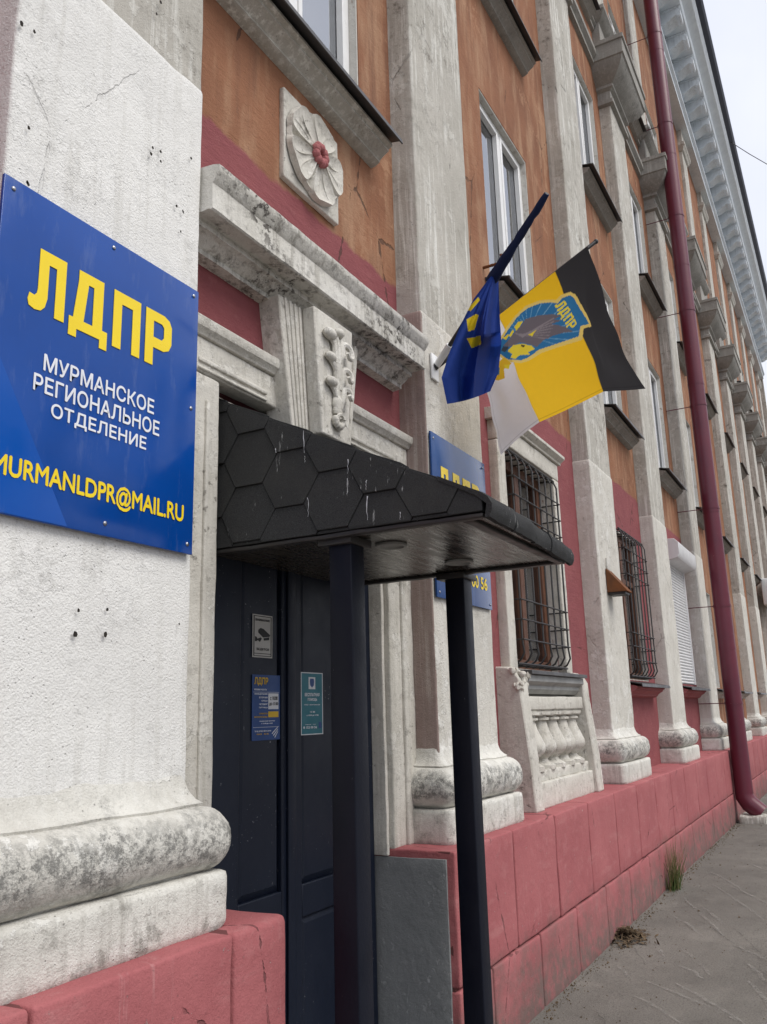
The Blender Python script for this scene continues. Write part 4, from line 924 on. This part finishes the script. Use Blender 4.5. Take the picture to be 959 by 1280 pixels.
Tx('12 00', .4, .62, .625, .65, 'whiteprint', .02); Tx('с 10.00 до 17.00', .25, .78, .68, .705, 'whiteprint', .02); Tx('телефон', .18, .65, .83, .845, 'whiteprint', .02); Tx('8 152 00 56', .1, .7, .865, .9, 'whiteprint', .03)
Pg([(.8, .8), (.92, .8), (.92, .9), (.8, .9)], 'posterblue', 'printed_square')

# ------------------------------------------------------------------ flags
MNT = atY(546, 457, YP-.03)
TIP1, TIP2 = atY(684, 242, 1.03), atY(745, 302, 1.08)
def on_pole(u, v, a, b):                                     # point of the pole seen at that pixel
    d = (b-a).normalized(); r = ray(u, v).normalized(); w = a-ORG
    A, Bq, Cq = d.dot(d), d.dot(r), r.dot(r); D, E_ = d.dot(w), r.dot(w)
    return a + d*((Bq*E_-Cq*D)/(A*Cq-Bq*Bq))
FB = empty('flag_bracket', MNT); tag(FB, 'white steel plate with two sockets holding the flagpoles', 'bracket')
m = MB(); m.rbox(MNT.x-.045, MNT.x+.045, YP-.022, YP-.008, MNT.z-.09, MNT.z+.07, .004, .1); keep(m.build('mounting_plate', 'pvc', None), FB)
for tip in (TIP1, TIP2):
    d = (tip-MNT).normalized(); m = MB(); m.tube([MNT-d*.02, MNT+d*.16], .021, 12); keep(m.build('socket', 'pvc' if tip is TIP1 else 'iron', None), FB)
def cloth_mat(name):
    n = NT(name); at = n.new('ShaderNodeAttribute', attribute_name='print')
    col = n.mix(n.ramp(n.noise(30, 5), .3, .7, 0, .03), at.outputs['Color'], (.03, .03, .04))
    n.done(col, .75, spec=.2)
    t = n.new('ShaderNodeBsdfTranslucent'); n.l(col, t.inputs[0]); ms = n.new('ShaderNodeMixShader'); ms.inputs[0].default_value = .58
    n.l(n.p.outputs[0], ms.inputs[1]); n.l(t.outputs[0], ms.inputs[2]); n.l(ms.outputs[0], n.out.inputs[0]); return n.m
CLOTH = cloth_mat('printed_flag_cloth')
def inpoly(px, py, poly):
    ins = np.zeros(px.shape, bool); n = len(poly); j = n-1
    for i in range(n):
        xi, yi = poly[i]; xj, yj = poly[j]
        c = ((yi > py) != (yj > py)) & (px < (xj-xi)*(py-yi)/((yj-yi) or 1e-9)+xi); ins ^= c; j = i
    return ins
def cloth(name, P, col, parent):                             # P: (nv,nu,3) grid, col: (nv,nu,3)
    nv, nu = P.shape[:2]; me = bpy.data.meshes.new(name)
    idx = np.arange(nv*nu).reshape(nv, nu)
    f = np.stack([idx[:-1, :-1], idx[:-1, 1:], idx[1:, 1:], idx[1:, :-1]], -1).reshape(-1, 4)
    me.from_pydata(P.reshape(-1, 3).tolist(), [], f.tolist())
    a = me.color_attributes.new('print', 'FLOAT_COLOR', 'POINT'); a.data.foreach_set('color', np.concatenate([col.reshape(-1, 3), np.ones((nv*nu, 1))], 1).ravel())
    me.materials.append(CLOTH); me.shade_smooth(); o = bpy.data.objects.new(name, me); C.objects.link(o); return keep(o, parent)
Z8 = lambda pts: [(540+x/3.425, 300+y/3.425) for x, y in pts]
def interp(ts, pts, t): return np.stack([np.interp(t, ts, [p[k] for p in pts]) for k in range(len(pts[0]))], -1)
# striped flag
F2 = empty('striped_flag', MNT); tag(F2, 'black yellow and white flag with a shield emblem on a slanted pole', 'flag')
m = MB(); m.tube([MNT, TIP2], [.013, .0125], 10); m.ball(TIP2, (.016, .016, .016)); keep(m.build('pole', 'poleblack', None), F2)
NV, NU = 260, 200
V = np.linspace(0, 1, NV)[:, None]*np.ones((1, NU)); U = np.linspace(0, 1, NU)[None, :]*np.ones((NV, 1))
hpx = [(734, 309), (697, 345), (628, 404), (583, 442)]; fpx = [(811, 485), (752, 490), (673, 528), (630, 568)]; vt = [0, .333, .72, 1]
vt = [0, 1/3, 2/3, 1]
h3 = [tuple(on_pole(u, v, MNT, TIP2)*.985 + ORG*.015 + Vector((0, 0, .012))) for u, v in hpx]
f3 = [tuple(atY(u, v, y)) for (u, v), y in zip(fpx, (.93, 1.12, 1.36, 1.60))]
H3, G3 = interp(vt, h3, V), interp(vt, f3, V); HP, GP = interp(vt, hpx, V), interp(vt, fpx, V)
P = H3*(1-U[..., None]) + G3*U[..., None]; PX = HP*(1-U[..., None]) + GP*U[..., None]
env = np.sin(np.pi*np.clip(U, 0, 1))**.8
fold = .026*np.sin(V*19+U*2.2+.6)*np.exp(-U*1.8)*np.minimum(1, U*8) + .030*np.sin(V*7.5-U*2.0)*(.25+.75*U)*np.minimum(1, U*4) + .012*np.sin(V*13+U*5)*env
fold += .05*np.exp(-((V-.16-.12*U)/.07)**2)*env*.6 - .03*np.exp(-((V-.05-.25*U)/.05)**2)*env
nrm = np.array([.62, -.70, .25]); nrm = nrm/np.linalg.norm(nrm)
vdir = np.array(RT)*0
rk = np.random.default_rng(3)
for _ in range(14):
    a_ = rk.uniform(0, 6.28); k_ = rk.uniform(12, 40); fold += .0016*np.sin(k_*(U*math.cos(a_)+V*math.sin(a_))+rk.uniform(0, 6))*env
P = P + fold[..., None]*nrm*.9
P[..., 2] -= .03*env
P = P - (np.sin(np.pi*U)*(1-V)**4*.042)[..., None]*np.array(RT) + (np.sin(np.pi*U)*V**4*.03)[..., None]*np.array(RT)
col = np.zeros((NV, NU, 3)); px, py = PX[..., 0], PX[..., 1]
col[:] = (.034, .033, .036); col[V > 1/3] = (.92, .56, .012); col[V > 2/3] = (.92, .90, .93)
col[(np.abs(V-1/3) < .004) | (np.abs(V-2/3) < .004)] *= .8
col[(np.abs(U-.972) < .003) | (np.abs(V-.02) < .003) | (np.abs(V-.98) < .003)] *= .78
def paint(poly, c): col[inpoly(px, py, Z8(poly))] = c
BORD, BLU = (.80, .60, .16), (.025, .17, .38)
shield = [(532, 268), (556, 244), (602, 224), (622, 232), (682, 360), (640, 374), (630, 424), (545, 456), (480, 484), (430, 518), (395, 530), (345, 528), (300, 505), (286, 470), (300, 440), (328, 396), (372, 348), (420, 302), (470, 276), (510, 268)]
blue_in = [(540, 280), (560, 256), (600, 238), (612, 244), (664, 352), (628, 366), (616, 410), (540, 442), (474, 470), (420, 508), (392, 520), (345, 518), (308, 498), (296, 470), (308, 444), (334, 404), (380, 352), (424, 312), (474, 286), (515, 278)]
paint(shield, BORD); paint(blue_in, BLU)
for k in range(16):                                          # sun rays behind the bird
    a = -2.9 + k*.21; c0 = (430, 420); w = 2.2; d = (math.cos(a), math.sin(a)); nn = (-d[1], d[0])
    m1 = inpoly(px, py, Z8([(c0[0]+d[0]*40+nn[0]*w*.4, c0[1]+d[1]*40+nn[1]*w*.4), (c0[0]+d[0]*190+nn[0]*w, c0[1]+d[1]*190+nn[1]*w), (c0[0]+d[0]*190-nn[0]*w, c0[1]+d[1]*190-nn[1]*w), (c0[0]+d[0]*40-nn[0]*w*.4, c0[1]+d[1]*40-nn[1]*w*.4)])) & inpoly(px, py, Z8(blue_in)); col[m1] = (.16, .36, .55)
GR, GR2, YL = (.15, .13, .15), (.25, .22, .24), (.78, .62, .04)
paint([(318, 468), (350, 428), (372, 402), (398, 380), (420, 352), (470, 334), (512, 326), (548, 330), (520, 346), (544, 350), (512, 366), (560, 374), (598, 392), (556, 398), (520, 412), (486, 432), (460, 462), (430, 452), (392, 448), (346, 470)], GR)
for k in range(7): y0 = 345+k*14; paint([(400-k*6, 425-k*2), (520-k*3, y0-5), (524-k*3, y0-2), (402-k*6, 429-k*2)], GR2)
paint([(340, 486), (362, 462), (400, 452), (440, 458), (452, 470), (424, 484), (432, 494), (390, 498), (372, 514), (354, 512), (360, 496)], YL)
paint([(428, 414), (462, 390), (452, 404), (444, 420)], YL); paint([(362, 392), (384, 368), (408, 362), (392, 384), (372, 404)], YL); paint([(336, 430), (352, 404), (362, 408), (346, 432)], YL); paint([(310, 440), (340, 420), (326, 446)], YL)
paint([(395, 455), (410, 458), (408, 466), (396, 464)], (.02, .02, .02)); paint([(318, 470), (345, 470), (330, 492), (312, 488)], (.05, .06, .08))
paint([(286, 545), (330, 510), (358, 534), (328, 556), (330, 592), (300, 604), (278, 600)], (.80, .50, .03)); paint([(292, 560), (312, 550), (308, 580), (290, 582)], (.06, .16, .26)); paint([(330, 540), (352, 536), (346, 556), (332, 552)], (.85, .68, .04))
ta, tb, tcq = np.array([566, 258.]), np.array([616, 356.]), np.array([522, 296.])      # title on the shield: top-left, top-right, bottom-left
for ch, (a, b) in zip('LDPR', ((.0, .22), (.25, .5), (.54, .75), (.79, 1.))):
    for pg in LET[ch]:
        pts = []
        for (uu, vv) in pg: s_ = a+(b-a)*uu; pts.append(tuple(ta+(tb-ta)*s_+(tcq-ta)*(1-vv)*.92))
        paint(pts, (.86, .70, .05))
o = cloth('flag_cloth', P, col, F2)
# blue flag, wrapped round the top of its pole and hanging in folds
F1 = empty('blue_flag', MNT); tag(F1, 'dark blue flag wrapped round its pole, yellow letters folded in the cloth', 'flag')
m = MB(); m.tube([MNT, TIP1], [.013, .0125], 10); keep(m.build('pole', 'poleblack', None), F1)
m = MB(); pts = [on_pole(684-(684-612)*t, 242+(352-242)*t, MNT, TIP1) for t in np.linspace(0, 1, 16)]
m.tube(pts, [.014, .016, .017, .018, .018, .020, .020, .022, .022, .024, .025, .027, .029, .031, .033, .03], 12); m.rough(.006, 22); keep(m.build('wrapped_sleeve', 'navycloth', None), F1)
NV, NU = 150, 150
V = np.linspace(0, 1, NV)[:, None]*np.ones((1, NU)); U = np.linspace(0, 1, NU)[None, :]*np.ones((NV, 1))
vt = [0, .15, .35, .58, .8, 1]; lpx = [(613, 346), (592, 374), (577, 404), (562, 440), (552, 472), (559, 505)]; rpx = [(623, 340), (624, 376), (625, 400), (627, 428), (623, 466), (613, 489)]
LP, RP = interp(vt, lpx, V), interp(vt, rpx, V); PX = LP*(1-U[..., None]) + RP*U[..., None]
PX[..., 1] += 6*np.sin(np.pi*U)*np.maximum(0, V-.75)*4*.4
crease = .52+.10*V
ridge = np.interp((U-crease).ravel(), [-.62, -.30, -.02, .02, .22, .5], [-.02, .02, -.075, -.035, .05, .02]).reshape(U.shape)
pan = 1/(1+np.exp(-(U-crease)*28)); lift = np.interp(V.ravel(), [0, .05, .47, .50, .60, .68, 1], [0, -.01, -.17, -.165, -.03, -.015, 0]).reshape(V.shape)
Yd = 1.42 + .06*V + pan*lift + (ridge + .018*np.sin(U*15+V*3))*np.minimum(1, V*4)*(1-.35*V)
P = np.zeros((NV, NU, 3)); px, py = PX[..., 0], PX[..., 1]
for i in range(NV):
    for j in range(NU): P[i, j] = atY(px[i, j], py[i, j], Yd[i, j])
col = np.zeros((NV, NU, 3)); col[:] = (.015, .048, .27)
for pg in ([(148, 340), (190, 316), (200, 322), (182, 384), (155, 392)], [(150, 422), (208, 410), (211, 446), (170, 464)], [(146, 302), (198, 244), (206, 258), (166, 304)]): paint(pg, (.78, .60, .02))
o = cloth('flag_cloth', P, col, F1)

# ------------------------------------------------------------------ downpipe, lamp, cable
PXX, PYY = 13.45, 1.625
DP = empty('downpipe', (PXX, PYY, 0)); tag(DP, 'burgundy rainwater downpipe running up the facade to the eaves', 'downpipe')
m = MB(); m.tube([(PXX, PYY, .36), (PXX, PYY, 15.0)], .122, 20, False); keep(m.build('pipe', 'pipe', None), DP)
m = MB(); m.tube([(PXX, PYY, .40), (PXX, PYY, .34), (PXX, PYY-.05, .25), (PXX, PYY-.20, .12)], [.125, .125, .125, .12], 20, False); keep(m.build('shoe', 'pipe', None), DP)
m = MB(); m.tube([(PXX, PYY, 14.95), (PXX, PYY, 15.1), (PXX, PYY-.22, 15.5), (PXX, PYY-.42, 15.75), (PXX, PYY-.42, 16.46)], [.126]*5, 20, False); keep(m.build('swan_neck', 'pipe', None), DP)
for z in (2.4, 4.45, 6.5, 8.55, 10.6, 12.65): m = MB(); m.tube([(PXX, PYY, z-.02), (PXX, PYY, z+.02)], .1255, 20, False); keep(m.build('seam', 'pipe', None), DP)
for z in (1.62, 3.02, 4.5, 6.15, 7.75, 9.45, 11.2, 13.0):
    m = MB(); m.tube([(PXX-.02, PYY, z), (PXX-.02, YW+.02, z)], .007, 6); m.tube([(PXX, PYY, z-.018), (PXX, PYY, z+.018)], .129, 20, False); keep(m.build('clamp', 'pipe', None), DP)
m = MB(); m.rbox(PXX-.2, PXX+.18, 1.36, 1.70, -.03, .10, .03, .06); m.rough(.025, 7); cb = m.build('splash_block', 'concrete', None); tag(cb, 'broken concrete block under the burgundy downpipe', 'concrete block')
p = atY(760, 735, YP-.01); LX = 8.03
WL = empty('wall_lamp', (LX, 1.94, 2.62)); tag(WL, 'small rusty wedge shaped wall lamp on a white pilaster', 'lamp')
m = MB(); m.prismX([(1.94, 2.645), (1.94, 2.87), (1.935, 2.87), (1.76, 2.655), (1.76, 2.645)], LX-.10, LX+.10); keep(m.build('lamp_hood', 'rust', None, True, .004), WL)
m = MB(); m.box(LX-.085, LX+.085, 1.78, 1.935, 2.62, 2.646); keep(m.build('lamp_lens', 'iron', None, True, .004), WL)
m = MB(); m.rbox(LX-.06, LX+.06, 1.925, 1.944, 2.86, 2.98, .004, .05); m.rough(.004, 20); keep(m.build('mount', 'oldwhite', None), WL)
m = MB(); a = atZ(911, 176, 16.50); p1 = atZ(962, 207, 15.6); p2 = Vector((23, 1.41, 15.9))
m.tube([a, a.lerp(p1, .5)-Vector((0, 0, .02)), p1, a.lerp(p1, 1.6)], .010, 6); cbl = m.build('overhead_cable', 'iron', None); tag(cbl, 'thin dark cable crossing the sky from the roof edge', 'cable')
p = atY(957, 742, 1.90); m = MB(); m.rbox(p.x-.5, p.x+.9, 1.62, 1.94, p.z-.35, p.z+.35, .02, .3); o = m.build('light_box', 'pvc', None); tag(o, 'white box sign mounted far along the facade past the downpipe', 'box sign')

# ------------------------------------------------------------------ weeds and litter at the foot of the plinth
gx, gy = 8.45, 1.70
WD = empty('weed_tuft', (gx, gy, 0)); tag(WD, 'tall tuft of green and dry grass growing at the foot of the pink plinth', 'grass')
rnd = random.Random(4)
for nm, mt, cnt, hh in (('grass_blades', 'leaf', 130, (.10, .42)), ('dry_stalks', 'straw', 60, (.3, .62))):
    m = MB()
    for k in range(cnt):
        bx, by = gx+rnd.gauss(0, .06), gy+rnd.gauss(0, .022); h = rnd.uniform(*hh); lean = Vector((rnd.gauss(0, .16), rnd.gauss(-.06, .12), 1)).normalized(); w = .0035 if mt == 'leaf' else .0018
        a = rnd.uniform(0, math.pi); sd_ = Vector((math.cos(a), math.sin(a), 0))*w; L = []
        for i in range(5): t = i/4; c = Vector((bx, by, 0))+lean*h*t+Vector((lean.x, lean.y, -.2))*h*.35*t*t; L += [c-sd_*(1-t*.9), c+sd_*(1-t*.9)]
        m.add(L, [(2*i, 2*i+1, 2*i+3, 2*i+2) for i in range(4)])
    keep(m.build(nm, mt, None, False), WD)
DBx, DBy = 6.62, 1.68
m = MB()
for k in range(420):
    r = abs(rnd.gauss(0, .11)); a = rnd.uniform(0, 6.28); x, y = DBx+r*math.cos(a)*1.25, min(DBy+r*math.sin(a)*.75, 1.75); zt = max(.004, .07*math.exp(-((x-DBx)/.12)**2-((y-DBy-.03)/.09)**2))*rnd.uniform(.1, 1.1)+gz(x, y)+.006
    L = rnd.uniform(.012, .045); w = rnd.uniform(.003, .014); d = Vector((rnd.uniform(-1, 1), rnd.uniform(-1, 1), rnd.uniform(-.35, .35))).normalized(); s_ = d.cross(Vector((rnd.uniform(-.3, .3), rnd.uniform(-.3, .3), 1))).normalized(); c = Vector((x, y, zt))
    m.add([c-d*L, c+s_*w, c+d*L, c-s_*w], [(0, 1, 2, 3)])
o = m.build('leaf_litter', 'litter', None, False); tag(o, 'small heap of dry leaves and twigs on the pavement against the plinth', 'litter')

# ------------------------------------------------------------------ what closes the street behind and beyond
NB = empty('neighbouring_building', (48, 4, 0)); tag(NB, 'grey building standing beyond the far end of the ochre facade', 'building')
m = MB(); m.box(40.5, 62, 2.6, 14, 0, 14.5); keep(m.build('wall', 'concrete', None, False), NB)
m = MB(); m.prismX([(2.2, 14.5), (2.2, 14.8), (8, 16.5), (14, 14.8), (14, 14.5)], 40, 62.5); keep(m.build('roof', 'roof', None, False), NB)
for i in range(5):
    for k in range(4): m = MB(); m.box(42+i*3.6, 43.2+i*3.6, 2.55, 2.62, 1.6+k*3.2, 3.2+k*3.2); keep(m.build('window', 'tin', None, True, .02), NB)

def street_tree():
    T = empty('street_tree', (0, 0, 0)); rn = random.Random(11)
    m = MB(); m.tube([(0, 0, 0), (.05, .02, 1.5), (.0, .1, 3.2), (.1, .05, 5.2), (.15, 0, 7.4)], [.19, .16, .13, .09, .03], 9); tips = []
    for k in range(13):
        z = rn.uniform(2.4, 6.6); a = rn.uniform(0, 6.28); L = rn.uniform(1.2, 2.5)*(1.15-z/12); b = Vector((.05, .05, z)); e = b+Vector((math.cos(a)*L, math.sin(a)*L, L*rn.uniform(.4, .9))); c = b.lerp(e, .5)+Vector((0, 0, -.1)); m.tube([b, c, e], [.06, .04, .012], 6); tips += [e, c, b.lerp(e, .8)]
    m.build('trunk', 'bark', T); m = MB()
    for e in tips+[Vector((.15, 0, 7.4)), Vector((.1, 0, 6.4))]:
        for k in range(150):
            p = e+Vector((rn.gauss(0, .42), rn.gauss(0, .42), rn.gauss(0, .36))); s_ = rn.uniform(.04, .085); d = Vector((rn.uniform(-1, 1), rn.uniform(-1, 1), rn.uniform(-1, .4))).normalized(); n_ = d.cross(Vector((rn.uniform(-1, 1), rn.uniform(-1, 1), rn.uniform(-1, 1)))).normalized()
            m.add([p-d*s_, p+n_*s_*.5, p+d*s_, p-n_*s_*.5], [(0, 1, 2, 3)])
    m.build('crown', 'leaf', T, False); return T
tr0 = street_tree()
for k, (x, y, r, sc) in enumerate(((8.5, -7.5, 0, .9), (13.5, -8.2, 1.1, 1.15), (19, -8, 2.3, 1.3), (26, -8.6, 4, 1.25))):
    if k == 0: t = tr0
    else:
        t = tr0.copy(); C.objects.link(t)
        for ch in tr0.children: c = ch.copy(); C.objects.link(c); c.parent = t
    t.location = (x, y, 0); t.rotation_euler = (0, 0, r); t.scale = (sc, sc, sc); tag(t, 'leafy street tree across the road, mirrored in the windows', 'tree', 'street trees across the road')

m = MB(); rn = random.Random(21)
for k in range(1500):
    x = rn.uniform(3.9, 15); y = 1.752-abs(rn.gauss(0, .05 if rn.random() < .75 else .5)); r = rn.uniform(.0025, .007) if rn.random() < .95 else rn.uniform(.008, .014)
    z = gz(x, y)+.5*r; a = rn.uniform(0, 6.28); p = [(x+r*math.cos(a+t)*rn.uniform(.7, 1.3), y+r*math.sin(a+t)*rn.uniform(.7, 1.3), z-r*.4) for t in (0, 2.1, 4.2)] + [(x, y, z+r*.6)]
    m.add(p, [(0, 1, 3), (1, 2, 3), (2, 0, 3), (2, 1, 0)])
o = m.build('grit', 'litter', None, False); o['kind'] = 'stuff'; o['label'] = 'loose grit and dry crumbs along the foot of the plinth'; o['category'] = 'grit'
